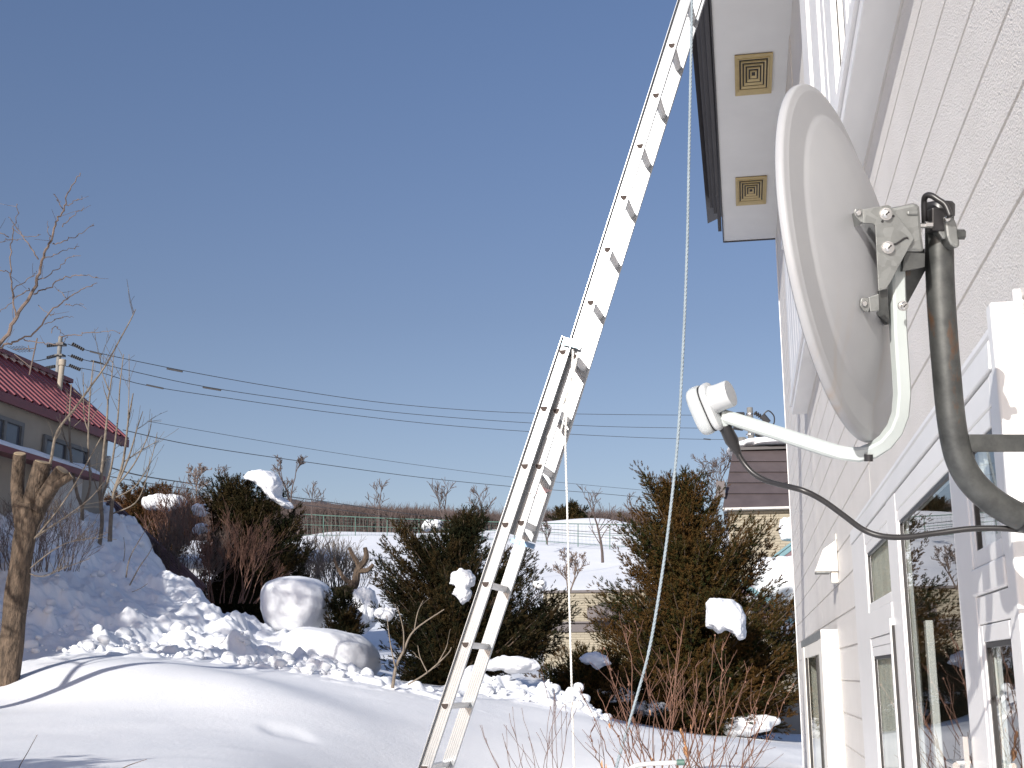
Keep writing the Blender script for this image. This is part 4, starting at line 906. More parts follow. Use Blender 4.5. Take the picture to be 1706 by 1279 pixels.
# ================================================================== POLES AND WIRES
def pole(name, x_, y0, y1, Y, rad, label, x1_=None):
    t_ = P(x_, y0, Y); b = P(x1_ or x_, y1, Y); d = (b-t_); b2 = Vector((t_.x, t_.y, 0))
    e = empty(name, b2, label, 'utility pole')
    MB().tube([Vector((t_.x, t_.y, 0)), t_], [rad*1.3, rad], 14).build('shaft', M['concrete'], e, smooth=True); return e, t_
YP = 36.0; YQ = 62.0
lp, lt = pole('utility_pole', 101, 561, 640, YP, .072, 'grey concrete utility pole rising behind the red roof on the left')
rp, rt = pole('utility_pole', 1249, 679, 745, YQ, .15, 'far utility pole with insulators above the brown roof beside the dish arm')
def insul(pts, Y, par, r=.05):
    c = [P(x_, y_, Y) for (x_, y_) in pts]; m = MB(); n_ = 6
    for i in range(n_):
        q = c[0].lerp(c[1], (i+.5)/n_); m.disc_stack(q, (c[1]-c[0]), [(r*.4,-r*.5),(r,-r*.2),(r,r*.2),(r*.4,r*.5)], 8)
    m.build('insulator', M['wire'], par)
for (a, b) in [((120,572),(140,583)),((118,592),(138,600)),((115,608),(134,616)),((78,576),(96,574)),((78,596),(94,592)),((76,613),(92,610))]: insul([a, b], YP, lp, .06)
MB().box((P(96,575,YP).x, YP-.12, P(96,576,YP).z), (P(108,575,YP).x, YP+.12, P(96,572,YP).z)).build('crossarm', M['wire'], lp); MB().box((P(94,592,YP).x, YP-.12, P(96,594,YP).z), (P(108,575,YP).x, YP+.12, P(96,591,YP).z)).build('crossarm', M['wire'], lp)
for (a, b) in [((1257,687),(1277,700)),((1240,690),(1226,690)),((1258,722),(1276,733)),((1238,714),(1222,712)),((1238,732),(1225,737))]: insul([a, b], YQ, rp, .12)
for (a, b) in [((1270,692),(1280,704)),((1272,730),(1284,742))]: MB().tube([P(*a,YQ), P(*b,YQ)], .16, 8).build('cable_joint', M['wire'], rp)
for loop_ in ([(1272,690),(1280,684),(1289,692),(1290,703),(1287,710),(1292,714)], [(1274,728),(1282,726),(1289,735),(1292,744)]):
    MB().tube(smooth_path([P(x_,y_,YQ) for (x_,y_) in loop_],5), .035, 5).build('jumper_cable', M['wire'], rp)
MB().disc_stack(P(1236,742,YQ), (0,0,1), [(.25,-.35),(.28,-.2),(.28,.3),(.2,.4)], 12).build('transformer', M['concrete'], rp)
m = MB(); 
for yy in (690, 700, 712, 724, 736): m.disc_stack(P(1249,yy,YQ), (0,0,1), [(.19,-.04),(.19,.04)], 12)
m.build('steel_band', M['steel'], rp)
def wire(pts, Ya, Yb, r, label, beads=()):
    n_ = len(pts); x0, x1 = pts[0][0], pts[-1][0]
    pp = [P(x_, y_, Ya+(Yb-Ya)*(x_-x0)/(x1-x0)) for (x_, y_) in pts]; rt_ = empty('power_line', pp[0], label, 'power line')
    MB().tube(smooth_path(pp, 6), r, 4, cap=False).build('cable', M['wire'], rt_)
    for (bx0, by0, bx1, by1) in beads:
        Y_ = Ya+(Yb-Ya)*(bx0-x0)/(x1-x0); MB().tube([P(bx0,by0,Y_), P(bx1,by1,Y_)], r*2.2, 6).build('cable_sleeve', M['wire'], rt_)
wire([(113,573),(160,587),(320,620),(480,648),(650,672),(830,686),(1000,690),(1165,691.5),(1245,692)], YP, YQ, .014, 'highest of the three power lines crossing behind the ladder', [(278,614,304,619),(150,585,170,590)])
wire([(113,592),(160,604),(320,640),(480,665),(650,686),(830,701),(1000,710),(1165,713),(1245,713)], YP, YQ, .014, 'middle of the three power lines crossing behind the ladder', [(338,645,368,650),(152,601,172,606)])
wire([(110,610),(160,618),(245,642),(400,666),(560,688),(730,707),(900,720),(1050,728),(1165,731.5),(1240,732)], YP, YQ, .014, 'lowest of the three power lines crossing behind the ladder', [(244,641,272,647),(1172,731,1184,732)])
wire([(205,716),(320,741),(500,768),(700,795),(860,811),(1000,822),(1100,831),(1240,840)], 34, 70, .015, 'lone sagging cable low in the sky above the bare trees')
wire([(-60,590),(0,597),(60,601),(100,590)], 30, YP, .016, 'short wire running left from the concrete pole over the red roof')
wire([(175,776),(250,795),(400,816),(560,838),(700,858),(900,880),(1100,893)], 30, 85, .022, 'thick cable crossing in front of the far wood and green fence')
wire([(175,792),(250,805),(400,826),(560,848),(700,868),(900,888),(1100,902)], 30, 85, .015, 'thinner cable just under the thick one before the green fence')
wire([(250,702),(272,706),(500,745),(700,775),(900,800),(1090,818)], 60, 90, .012, 'faint thin wire with a small white marker in the left sky', [])
# ================================================================== GREEN FENCE
YG = 92.0
fx = list(range(486, 1135, 0 or 53))
fence = empty('fence', P(800, 895, YG), 'long green wire fence with pipe posts along the top of the snowy hill', 'fence')
def ftop(x_): return np.interp(x_, [486,560,650,800,900,1020,1200], [855,859,863,868,871,873,878])
def fbot(x_): return np.interp(x_, [486,560,650,800,900,1020,1200], [893,894,895,899,903,912,915])
for x_ in fx: MB().tube([P(x_, fbot(x_)+3, YG), P(x_, ftop(x_), YG)], .038, 6).build('post', M['fence_green'], fence)
for f in (0, .5, 1):
    pts = [P(x_, ftop(x_)+(fbot(x_)-ftop(x_))*f*.93+.5, YG) for x_ in fx]
    MB().tube(pts, .020 if f else .036, 5).build('rail', M['fence_green'], fence)
m = MB()
for i in range(len(fx)-1):
    for k in range(8):
        xa = fx[i]+53*k/8; m.tube([P(xa, ftop(xa), YG), P(xa, fbot(xa), YG)], .006, 3, cap=False)
for f in (.15,.3,.45,.6,.75,.9): m.tube([P(x_, ftop(x_)+(fbot(x_)-ftop(x_))*f, YG) for x_ in fx], .006, 3, cap=False)
tag(m.build('wire_mesh', M['fence_green'], fence), kind='stuff')
# ================================================================== EVERGREENS
def sprig_template():
    V = []; F = []
    def tri(a, b, c): k = len(V); V.extend([a, b, c]); F.append((k, k+1, k+2))
    n_ = 7
    for i in range(n_):
        t = i/n_; az = i*2.4; x_, y_ = math.cos(az), math.sin(az); L = .50*(1-.5*t); w_ = .10
        bx_, by_, bz_ = 0, 0, t*.8; tip = (x_*L*.8, y_*L*.8, bz_+L*.75); px_, py_ = -y_*w_, x_*w_
        tri((bx_+px_, by_+py_, bz_), (bx_-px_, by_-py_, bz_), tip)
    tri((.05,0,0), (-.05,0,0), (0,0,1.05)); tri((0,.05,0), (0,-.05,0), (0,0,1.05))
    return np.array(V), np.array(F)
ST_V, ST_F = sprig_template()
def place_sprigs(name, pos, dirs, size, tint, mat, parent):
    n_ = len(pos); d = dirs/np.linalg.norm(dirs, axis=1)[:, None]
    ref = rng.normal(size=(n_, 3)); u = ref-d*(ref*d).sum(1)[:, None]; u /= np.linalg.norm(u, axis=1)[:, None]; v = np.cross(d, u)
    V = (pos[:, None, :]+(ST_V[None, :, 0, None]*u[:, None, :]+ST_V[None, :, 1, None]*v[:, None, :]+ST_V[None, :, 2, None]*d[:, None, :])*size[:, None, None])
    F = ST_F[None, :, :]+(np.arange(n_)*len(ST_V))[:, None, None]
    return raw_mesh(name, V.reshape(-1, 3), F.reshape(-1, 3), M[mat], parent=parent, tint=np.repeat(tint, len(ST_V)))
def in_poly(x_, y_, poly):
    c = False; n_ = len(poly)
    for i in range(n_):
        x1, y1 = poly[i]; x2, y2 = poly[(i+1) % n_]
        if (y1 > y_) != (y2 > y_) and x_ < (x2-x1)*(y_-y1)/(y2-y1)+x1: c = not c
    return c
def evergreen(poly, axis_px, base_py, Y, nclump, per, mat, label, size=.075, plume=.42, squash=.8, upb=.5, top=None, trunk_r=.10, holes=(), layer=False):
    xs = [p[0] for p in poly]; ys = [p[1] for p in poly]; b = P(axis_px, base_py, Y)
    zg = ground_z(b.x, b.y)
    t = empty('evergreen_tree', (b.x, b.y, zg), label, 'tree')
    tp = P(axis_px if top is None else top[0], (min(ys)+15) if top is None else top[1], Y)
    trunk_pts = [Vector((b.x, b.y, zg-.2)), Vector((b.x, b.y, zg)).lerp(tp, .5)+Vector((.06,.05,0)), tp]
    MB().tube(smooth_path(trunk_pts, 4), [trunk_r*(1-.85*i/8) for i in range(9)], 10).build('trunk', M['bark'], t, smooth=True)
    pos = []; dirs = []; sz = []; ti = []; limbs = MB(); hmax = tp.z-zg; tips = []
    for i in range(len(poly)):
        (x1, y1), (x2, y2) = poly[i], poly[(i+1) % len(poly)]; L_ = math.hypot(x2-x1, y2-y1); nn = max(1, int(L_/17))
        for j in range(nn):
            f = (j+random.random())/nn; ex, ey = x1+(x2-x1)*f, y1+(y2-y1)*f; tips.append((ex+random.uniform(-4,5)*(1 if ex > axis_px else -1), ey+random.uniform(-5,4), random.gauss(0, .25)*plume, 1))
    tries = 0; cnt = 0
    while cnt < nclump*.62 and tries < nclump*60:
        tries += 1
        x_ = random.uniform(min(xs), max(xs)); y_ = random.uniform(min(ys), max(ys))
        if not in_poly(x_, y_, poly) or any(((x_-h[0])/h[2])**2+((y_-h[1])/h[3])**2 < 1 for h in holes): continue
        row = [q for q in np.linspace(min(xs), max(xs), 60) if in_poly(q, y_, poly)]
        if not row: continue
        l, r_ = min(row), max(row); hw_ = max(8, (r_-l)/2); u = max(-1, min(1, (x_-(l+r_)/2)/hw_))
        dep = hw_/FPX*Y*squash*math.sqrt(max(0, 1-u*u)); dy = random.uniform(-1, .7); dy = math.copysign(abs(dy)**.5, dy)*dep
        tips.append((x_, y_, dy, 0)); cnt += 1
    for (x_, y_, dy, rim_) in tips:
        tip = P(x_, y_, Y+dy); hf = max(0, min(1, (tip.z-zg)/hmax)); ax_ = b.lerp(tp, hf); out = Vector((tip.x-ax_.x, tip.y-ax_.y, 0)); ol = out.length
        rz = max(zg+.02, tip.z-(.30+.5*hf)*ol-.25*plume*hf*2); rt0 = b.lerp(tp, max(0, min(1, (rz-zg)/hmax))); root = Vector((rt0.x, rt0.y, rz))
        full = (tip-root).length; d = (tip-root).normalized(); reach = min(full, plume*random.uniform(1.4, 2.3)); st = tip-d*reach
        bend = Vector((0,0,-.07*reach)); kk = plume/.42
        path = [root, st, st.lerp(tip, .5)+bend, tip+Vector((0,0,.03))]
        limbs.tube(path, [.020*kk, .013*kk, .008*kk, .003*kk], 4, cap=False)
        side = d.cross(Vector((0,0,1))); side = side.normalized() if side.length > .1 else Vector((1,0,0)); nrm = side.cross(d).normalized(); roll = random.gauss(0, .45); side = side*math.cos(roll)+nrm*math.sin(roll)
        tb_ = random.gauss(-.02, .22); nsh = int(11*random.uniform(.8, 1.25))
        for q in range(nsh):
            f = (q+random.random())/nsh; base_ = st.lerp(tip, f)+bend*(4*f*(1-f)); sg = 1 if q % 2 else -1
            ls = plume*((1-f)*.62+.16)*random.uniform(.7, 1.2); sdv = (d*.85+side*sg*random.uniform(.45, .95)+Vector((0,0,.22))+Vector((random.gauss(0,.1), random.gauss(0,.1), random.gauss(0,.12)))).normalized()
            if f > .9: sdv = d; ls = plume*.25
            k = max(4, int(per*.30*(ls/plume+.25))); s_ = rng.random(k)
            off = rng.normal(size=(k, 3))*(.020*kk)
            pos.append(np.array(base_)[None]+np.array(sdv)[None]*(s_*ls)[:, None]+off)
            dirs.append(np.array(sdv)[None]*.9+off/(.020*kk)*.38+np.array([0,0,.18])); sz.append(size*(.75+.5*rng.random(k))*(1.1-.35*s_))
            ti.append(np.clip(rng.normal(.45, .13, k)+tb_+.35*(s_-.5)+.2*(f-.5), 0, 1))
    limbs.build('limbs', M['bark'], t)
    fo = place_sprigs('crown', np.concatenate(pos), np.concatenate(dirs), np.concatenate(sz), np.concatenate(ti), mat, t)
    fo['kind'] = 'stuff'
    return t
# right evergreen, in front, cut by the house corner
T3 = [(1062,778),(1085,800),(1110,800),(1128,785),(1150,800),(1165,790),(1192,795),(1200,815),(1190,845),(1222,868),(1255,858),(1290,880),(1280,930),(1268,960),(1292,972),(1240,1000),(1180,995),(1175,1050),(1240,1058),(1250,1000),(1330,990),(1350,1010),(1350,1150),(1300,1210),(1230,1205),(1120,1225),(1010,1215),(965,1195),(985,1165),(930,1130),(985,1100),(1040,1095),(985,1062),(990,1010),(1004,975),(1035,995),(1050,960),(1058,940),(1035,930),(1048,895),(1030,880),(1040,855),(1068,850),(1090,828)]
evergreen(T3, 1150, 1215, 22.0, 640, 64, 'yew', 'tall bronze green yew with feathery tips in front of the brown roofed house', size=.106, plume=.82, top=(1135,800), holes=[(1205,1025,34,34),(1190,905,16,10)], trunk_r=.12)
evergreen([(895,1095),(950,1080),(1010,1090),(1055,1110),(1060,1150),(1040,1200),(960,1190),(940,1150),(890,1125)], 985, 1190, 20.5, 130, 56, 'yew', 'low spreading evergreen bush at the left foot of the tall bronze yew', size=.10, plume=.55, trunk_r=.05)
T2 = [(640,905),(655,880),(668,872),(690,880),(730,868),(765,870),(800,842),(806,870),(790,900),(830,930),(860,900),(880,925),(905,945),(900,975),(925,985),(955,1000),(945,1050),(935,1070),(900,1085),(860,1110),(800,1115),(770,1150),(700,1150),(660,1130),(640,1090),(660,1060),(632,1040),(625,1000),(650,985),(612,965),(640,945),(620,930),(650,930)]
evergreen(T2, 745, 1148, 16.0, 420, 58, 'yew_dark', 'dark green yew with snow lumps standing behind the ladder', size=.078, plume=.52, top=(770,860), trunk_r=.11)
T1 = [(338,830),(352,800),(385,795),(410,800),(440,815),(470,822),(490,845),(505,860),(500,900),(520,912),(500,940),(505,975),(450,960),(448,1030),(400,1035),(350,1005),(320,985),(345,950),(335,900),(355,870)]
evergreen(T1, 420, 1035, 21.0, 330, 60, 'yew_dark', 'dark evergreen with a large snow cap on its shoulder above the snow bank', size=.095, plume=.5, top=(410,805), trunk_r=.11)
evergreen([(180,840),(200,812),(255,808),(300,812),(335,835),(330,880),(300,915),(230,900),(190,872)], 260, 930, 25.0, 90, 50, 'yew_brown', 'olive brown hedge behind the sapling stems below the red house', size=.11, plume=.5, trunk_r=.08)
evergreen([(540,990),(575,985),(600,1010),(605,1050),(560,1055),(535,1040)], 575, 1055, 17.6, 34, 40, 'yew_dark', 'small dark evergreen shoot between the round snow dome and the middle yew', size=.075, plume=.3, trunk_r=.04)
# far dark pine on the hill crest
YN = 118; evergreen([(922,862),(930,848),(945,840),(962,842),(978,855),(984,866),(920,868)], 952, 872, YN, 44, 30, 'yew_dark', 'small round dark pine far off on the hill crest', size=.5, plume=1.3, trunk_r=.2)
def shade_conifer(x_, y_, h, rad_, z0, label, seed):
    rr = np.random.default_rng(seed); zg = ground_z(x_, y_); t = empty('shade_conifer', (x_, y_, zg), label, 'tree')
    MB().tube([(x_, y_, zg-.3), (x_, y_, zg+h*.95)], [.16, .03], 10).build('trunk', M['bark'], t, smooth=True)
    pos = []; dr_ = []; n_ = 75 if h > 3 else 150; lm = MB()
    for i in range(n_):
        f = rr.random()**1.25; az = rr.uniform(0, 6.283); zz_ = z0+(h-z0)*f; R_ = rad_*(1-f)**.8+.12; L = R_*rr.uniform(.75, 1.1); d = np.array([math.cos(az), math.sin(az), -.12])
        k = 34; s_ = rr.random(k)**.6; p = np.array([x_, y_, zg+zz_])+d[None]*(s_*L)[:, None]; off = rr.normal(size=(k, 3))*np.array([.22,.22,.06])*(1.15-s_)[:, None]
        pos.append(p+off); dr_.append(d[None]+off*2+rr.normal(size=(k, 3))*.25)
        if i % 4 == 0: lm.tube([(x_, y_, zg+zz_), tuple(np.array([x_, y_, zg+zz_])+d*L*.9)], [.03, .006], 4, cap=False)
    lm.build('limbs', M['bark'], t); pp = np.concatenate(pos)
    c = place_sprigs('crown', pp, np.concatenate(dr_), .16*(.7+.6*rr.random(len(pp))), np.clip(rr.normal(.4,.2,len(pp)),0,1), 'yew_dark', t); c['kind'] = 'stuff'
shade_conifer(-10.9, 5.2, 9.2, 2.2, 4.2, 'tall dark evergreen added unseen beyond the left edge to shade the snow bank', 3)  # added out of view to throw shade over the snow bank
shade_conifer(-4.5, 2.4, 1.9, 1.0, .2, 'low evergreen bush added unseen beyond the lower left corner to shade the snow', 6)  # added out of view to cast the shadows on the lower left snow
shade_conifer(-15.0, 5.6, 9.8, 2.2, 4.2, 'second evergreen added unseen beyond the left edge to shade the snow bank', 4)  # second unseen shade caster, added behind the first
# ================================================================== BARE TREES
def grow(m, start, d, L, r, depth, spread=.55, kids=(3,5), nseg=5, droop=0, n=4, rmin=.002):
    pts = [start]; rad = [r]; dd = d.normalized(); q = start
    for i in range(nseg):
        dd = (dd+Vector((random.gauss(0,.10), random.gauss(0,.10), random.gauss(0,.06)+droop))).normalized(); q = q+dd*(L/nseg); pts.append(q); rad.append(max(rmin, r*(1-.75*(i+1)/nseg)))
    m.tube(pts, rad, n if r > .006 else 3, cap=False)
    if depth <= 0: return pts
    for k in range(random.randint(*kids)):
        f = random.uniform(.25, .95); i = min(nseg-1, int(f*nseg)); s = pts[i].lerp(pts[i+1], f*nseg-i)
        side = dd.orthogonal().normalized(); side.rotate(Matrix.Rotation(random.uniform(0, 6.28), 3, dd).to_quaternion() if False else Matrix.Rotation(random.uniform(0, 6.28), 4, dd).to_quaternion())
        nd = (dd*(1-spread)+side*spread*random.uniform(.7,1.2)+Vector((0,0,.18))).normalized()
        grow(m, s, nd, L*random.uniform(.4,.62)*(1.15-f*.4), max(rmin, r*(.55-.25*f)), depth-1, spread, kids, max(3, nseg-1), droop, n, rmin)
    return pts
def bare_tree(px, py, Y, hpx, label, r=None, depth=3, mat='twig_dark', kids=(4,6), group=None, multi=1, rmin=None, spread=.5):
    b = P(px, py, Y); L = hpx/FPX*Y; t = empty('bare_tree', b, label, 'tree', group); r = r or L*.022; rmin = rmin or Y*.00022
    tm = MB(); cm = MB()
    for s in range(multi):
        d0 = Vector((random.gauss(0,.08+.12*(multi>1)), random.gauss(0,.08), 1))
        pts = grow(tm, b-Vector((0,0,.1)), d0, L*.95, r, 0, nseg=7, rmin=rmin, n=6)
        for k in range(random.randint(8, 12)//(1 if multi == 1 else 2)):
            f = random.uniform(.22, .95); i = min(6, int(f*7)); s_ = pts[i].lerp(pts[i+1], f*7-i); az = random.uniform(0, 6.28)
            nd = Vector((math.cos(az)*.6, math.sin(az)*.6, .75)); grow(cm, s_, nd, L*(.55-.32*f), max(rmin, r*(.5-.3*f)), depth-1, spread, kids, 4, 0, 4, rmin)
    tm.build('trunk', M[mat], t); cm.build('crown', M[mat], t)
    return t
bare_tree(631, 875, 100, 75, 'bare tree on the hill left of the middle yew', depth=2)
bare_tree(738, 880, 100, 85, 'spreading bare tree rising just behind the middle yew', depth=2, multi=2)
bare_tree(803, 885, 98, 80, 'bare tree on the hill just left of the ladder', depth=2)
bare_tree(1004, 934, 70, 122, 'slim bare tree growing on the open snow slope below the fence', depth=2)
bare_tree(1058, 880, 90, 60, 'small bare tree left of the tall bronze yew top', depth=2)
bare_tree(1178, 900, 46, 150, 'grey bare tree between the bronze yew and the brown roof', depth=3, r=.06)
bare_tree(484, 850, 60, 90, 'bare tree behind the snow capped evergreen', depth=3, multi=2)
bare_tree(520, 860, 60, 70, 'thin bare tree right of the snow capped evergreen', depth=2)
bare_tree(372, 830, 40, 60, 'small bare tree top behind the snow capped evergreen', depth=2)
bare_tree(325, 840, 36, 75, 'pale bare shrub rising left of the snow capped evergreen', depth=3, mat='twig')
bare_tree(948, 985, 40, 70, 'low bare shrub on the slope behind the white rope', depth=3, multi=3, mat='twig')
bare_tree(912, 905, 88, 40, 'tiny bare shrub by the fence right of the ladder', depth=2, multi=3)
# crooked old trunk in the thicket
ct_ = empty('crooked_tree', P(585, 990, 19), 'crooked brown old trunk twisting up beside the round snow dome', 'tree')
m = MB(); tk = [P(x_, y_, 19) for (x_, y_) in [(545,992),(570,985),(590,975),(596,950),(610,930),(608,912)]]; m.tube(smooth_path(tk,5), [.10-.0026*i for i in range(26)], 8); m.build('trunk', M['bark'], ct_, smooth=True)
m = MB()
for pts in ([(590,973),(575,965),(562,945),(556,928)], [(600,945),(588,925),(582,912)], [(570,985),(590,996),(600,988)], [(596,950),(612,950),(622,940)]):
    m.tube(smooth_path([P(x_, y_, 19) for (x_, y_) in pts],4), [.05-.0028*i for i in range(4*(len(pts)-1)+1)], 6)
m.build('limb', M['bark'], ct_, smooth=True)
# shrubs made of stems
def shrub(px, py, Y, wpx, hpx, ns, label, mat='twig_red', depth=1, kids=(3,6), rs=.006, top_bias=0, basew=.25, rmin=.0016, name='shrub', fan=1.0, bound=60):
    b = P(px, py, Y); sh = empty(name, b, label, 'shrub'); k = Y/FPX; acc = MB()
    for i in range(ns):
        u = random.uniform(-1, 1); h = hpx*k*random.uniform(.55, 1.0)*(1-.35*u*u)
        s = b+Vector((u*wpx*k*.5*basew, random.uniform(-1,1)*wpx*k*.2*basew, -.05))
        d = Vector((u*wpx*k*.5*(1-basew)*fan, random.uniform(-.5,.5)*wpx*k*.5, h)).normalized()
        m = MB(); grow(m, s, d, h*1.05, rs*random.uniform(.7,1.2), depth, .32, kids, 7, .01, 4, rmin)
        if i < bound: m.build('stem', M[mat], sh)
        else: acc.add(m.v, m.f)
    if acc.v: o = acc.build('stem_tangle', M[mat], sh); o['kind'] = 'stuff'
    return sh
shrub(300, 985, 20.0, 190, 140, 30, 'dense grey brown twiggy shrub at the right edge of the snow bank', 'twig', 2, (5,8), .010, rmin=.0026, basew=.5)
shrub(372, 1000, 19.6, 200, 150, 17, 'dense reddish twiggy shrub in front of the snow capped evergreen', 'twig_red', 2, (5,8), .010, rmin=.0026, basew=.55)
shrub(290, 905, 22.5, 120, 90, 40, 'rust red twiggy bush behind the saplings below the red house', 'twig_red', 2, (3,5), .010, rmin=.0035, basew=.6)
shrub(480, 990, 22.0, 110, 100, 60, 'thin brown twiggy shrub behind the round snow dome', 'twig', 2, (3,5), .010, rmin=.0032, basew=.5)
shrub(560, 985, 24.0, 130, 85, 90, 'pale tangled thicket around the crooked trunk on the snow', 'bark_pale', 2, (3,4), .010, rmin=.0034, basew=.7)
shrub(60, 945, 14.3, 190, 130, 60, 'wild thin twigs sprouting from the snow bank around the pollarded trunk', 'twig', 2, (3,5), .006, rmin=.0020, basew=.8)
# reddish garden shrub at the bottom, nearest to the camera
rs_ = empty('twig_shrub', P(1130, 1330, 6.2), 'tall reddish bare stems with a few dead leaves in front of the bronze yew', 'shrub')
stems = [((1090,1330),(1062,1190),(1048,1040)),((1095,1330),(1080,1180),(1058,1035)),((1085,1320),(1040,1180),(1008,1080)),((1120,1330),(1118,1200),(1140,1027)),((1110,1330),(1100,1230),(1135,1050)),((1130,1330),(1150,1220),(1165,1100)),((1150,1330),(1165,1220),(1192,1058)),((1180,1330),(1190,1200),(1207,1070)),((1190,1330),(1215,1230),(1248,1110)),((1200,1330),(1235,1240),(1275,1125)),((1160,1330),(1140,1200),(1130,1130)),((1070,1330),(1030,1240),(995,1150)),((1060,1330),(1010,1250),(965,1140)),((1075,1330),(1050,1240),(1046,1130)),((1140,1330),(1130,1260),(1112,1090)),((1170,1330),(1190,1250),(1216,1130)),((1210,1330),(1250,1250),(1297,1125)),((1215,1330),(1260,1270),(1322,1140)),((1085,1330),(1110,1240),(1128,1060)),((1100,1330),(1075,1250),(1020,1115)),((1120,1330),(1160,1240),(1178,1160)),((1040,1330),(1000,1270),(985,1215)),((1190,1330),(1165,1240),(1160,1130)),((1225,1330),(1245,1250),(1262,1180))]
for (a, b, c) in stems:
    Ys = 6.2+random.uniform(-.4,.5); pts = smooth_path([P(a[0],a[1],Ys), P(b[0]+random.uniform(-6,6),b[1],Ys), P(c[0],c[1],Ys+random.uniform(-.15,.15))], 7)
    for i in range(1, len(pts)-1): pts[i] = pts[i]+Vector((random.gauss(0,.006), random.gauss(0,.006), 0))
    m = MB(); m.tube(pts, [.0040*(1-.72*i/(len(pts)-1)) for i in range(len(pts))], 6)
    for k in range(random.randint(5, 9)):
        i = random.randint(2, len(pts)-2); dirn = (pts[i+1]-pts[i]).normalized(); sd_ = Vector((random.choice((-1,1))*random.uniform(.3,.8), random.uniform(-.6,.6), .35))
        grow(m, pts[i], dirn*.9+sd_, random.uniform(.10,.34)*(1.2-i/len(pts)), .0024, 1 if random.random() < .4 else 0, .4, (1,2), 4, .03, 4, .0011)
    for k in range(5):
        i = random.randint(3, len(pts)-1); q = pts[i]; m.obox(q+Vector((random.uniform(-.005,.005),0,0)), (.0035,0,0), (0,.0035,0), (0,0,.005))
    m.build('stem', M['twig_red'], rs_)
for (x_, y_, s_) in [(1139,1220,22),(1143,1240,20),(1135,1212,13),(1003,1265,13),(1010,1272,16),(1016,1203,10),(1083,1182,9),(1086,1262,13),(1173,1212,9),(1183,1187,7),(1151,1207,8),(1128,1272,10)]:
    c = P(x_, y_, 6.1); k = s_/FPX*6.1; a = random.uniform(0, 3); u = Vector((math.cos(a)*.45, .5, math.sin(a))).normalized()*k*.35; v = Vector((0,0,-1))*k*.6; w_ = u.cross(v).normalized()*k*.12
    MB().add([c, c+u*.8+v*.5+w_, c+u*.5+v*1.2, c+v*1.7-w_, c-u*.7+v*1.1, c-u*.8+v*.4+w_], [(0,1,2),(0,2,3),(0,3,4),(0,4,5)]).build('dead_leaf', M['dryleaf'], rs_)
shrub(905, 1330, 5.9, 150, 200, 9, 'sparse thin twigs left of the rope at the bottom of the snow', 'twig_red', 1, (2,3), .0026, rmin=.0012, basew=.9)
# centre sapling
def traced(name, label, mat, Y, lines, cat='sapling', twigs=0, tl=.3, rmin=.0022):
    b = P(lines[0][0][0][0], lines[0][0][0][1], Y); t = empty(name, b, label, cat)
    for (pts, r0, r1) in lines:
        pp = smooth_path([P(x_, y_, Y+random.uniform(-.04,.04)) for (x_, y_) in pts], 5); n_ = len(pp)
        m = MB(); m.tube(pp, [r0+(r1-r0)*i/(n_-1) for i in range(n_)], 7)
        for k in range(int(twigs*(1 if r0 < .03 else .4))):
            i = random.randint(n_//4, n_-2); dirn = (pp[i+1]-pp[i]).normalized(); sd_ = Vector((random.uniform(-1,1), random.uniform(-.7,.7), random.uniform(-.1,.7)))
            grow(m, pp[i], dirn*.8+sd_*.8, tl*random.uniform(.4,1.1), max(rmin, r1*.9), 1 if random.random() < .45 else 0, .45, (1,3), 5, .01, 4, rmin)
        m.build('branch' if r0 < .05 else 'trunk', M[mat], t, smooth=True)
    return t
traced('sapling', 'forked bare sapling in the snow left of the ladder foot', 'bark_pale', 12.0, [([(654,1146),(660,1110),(672,1085),(690,1050),(740,1015)], .018, .005), ([(658,1110),(650,1070),(645,1030)], .008, .003), ([(672,1085),(672,1050),(662,1010)], .008, .003), ([(680,1140),(712,1120),(745,1090),(752,1078)], .009, .004), ([(712,1120),(700,1095),(696,1075)], .006, .003), ([(730,1104),(742,1082),(746,1070)], .006, .003), ([(690,1050),(696,1020),(705,1000)], .006, .003)], twigs=1, tl=.15)
# saplings on the bank
BR = M['bark_pale']
traced('sapling', 'leftmost of the slim bare saplings on the snow bank', 'bark_pale', 17.0, [([(133,902),(137,850),(128,820),(118,760),(116,690),(119,640)], .034, .009), ([(137,845),(150,810),(147,740),(150,660),(156,600)], .022, .007), ([(120,760),(108,730),(100,700)], .012, .004), ([(148,720),(140,690),(139,620)], .012, .004)], twigs=4, tl=.4, rmin=.003)
traced('sapling', 'middle slim bare sapling with long upright shoots on the snow bank', 'bark_pale', 16.8, [([(163,925),(170,870),(167,820),(172,760),(178,700),(180,665)], .034, .012), ([(168,835),(185,780),(196,700),(200,640),(206,590)], .020, .006), ([(180,665),(186,630),(189,590)], .014, .005), ([(182,650),(170,620),(167,590)], .010, .004), ([(172,850),(160,810),(150,780)], .012, .004)], twigs=5, tl=.45, rmin=.003)
traced('sapling', 'rightmost slim bare sapling with fanned shoots on the snow bank', 'bark_pale', 16.6, [([(183,902),(185,860),(190,820),(205,770),(214,700),(222,655)], .034, .008), ([(190,820),(215,760),(228,715),(238,685)], .018, .005), ([(192,812),(222,775),(245,730),(252,706)], .014, .005), ([(205,770),(235,750),(262,735)], .010, .004), ([(190,830),(225,810),(250,770),(262,720)], .012, .004), ([(186,856),(225,838),(243,800),(250,760)], .012, .004), ([(205,765),(212,715),(215,650),(215,590)], .012, .004)], twigs=5, tl=.42, rmin=.003)
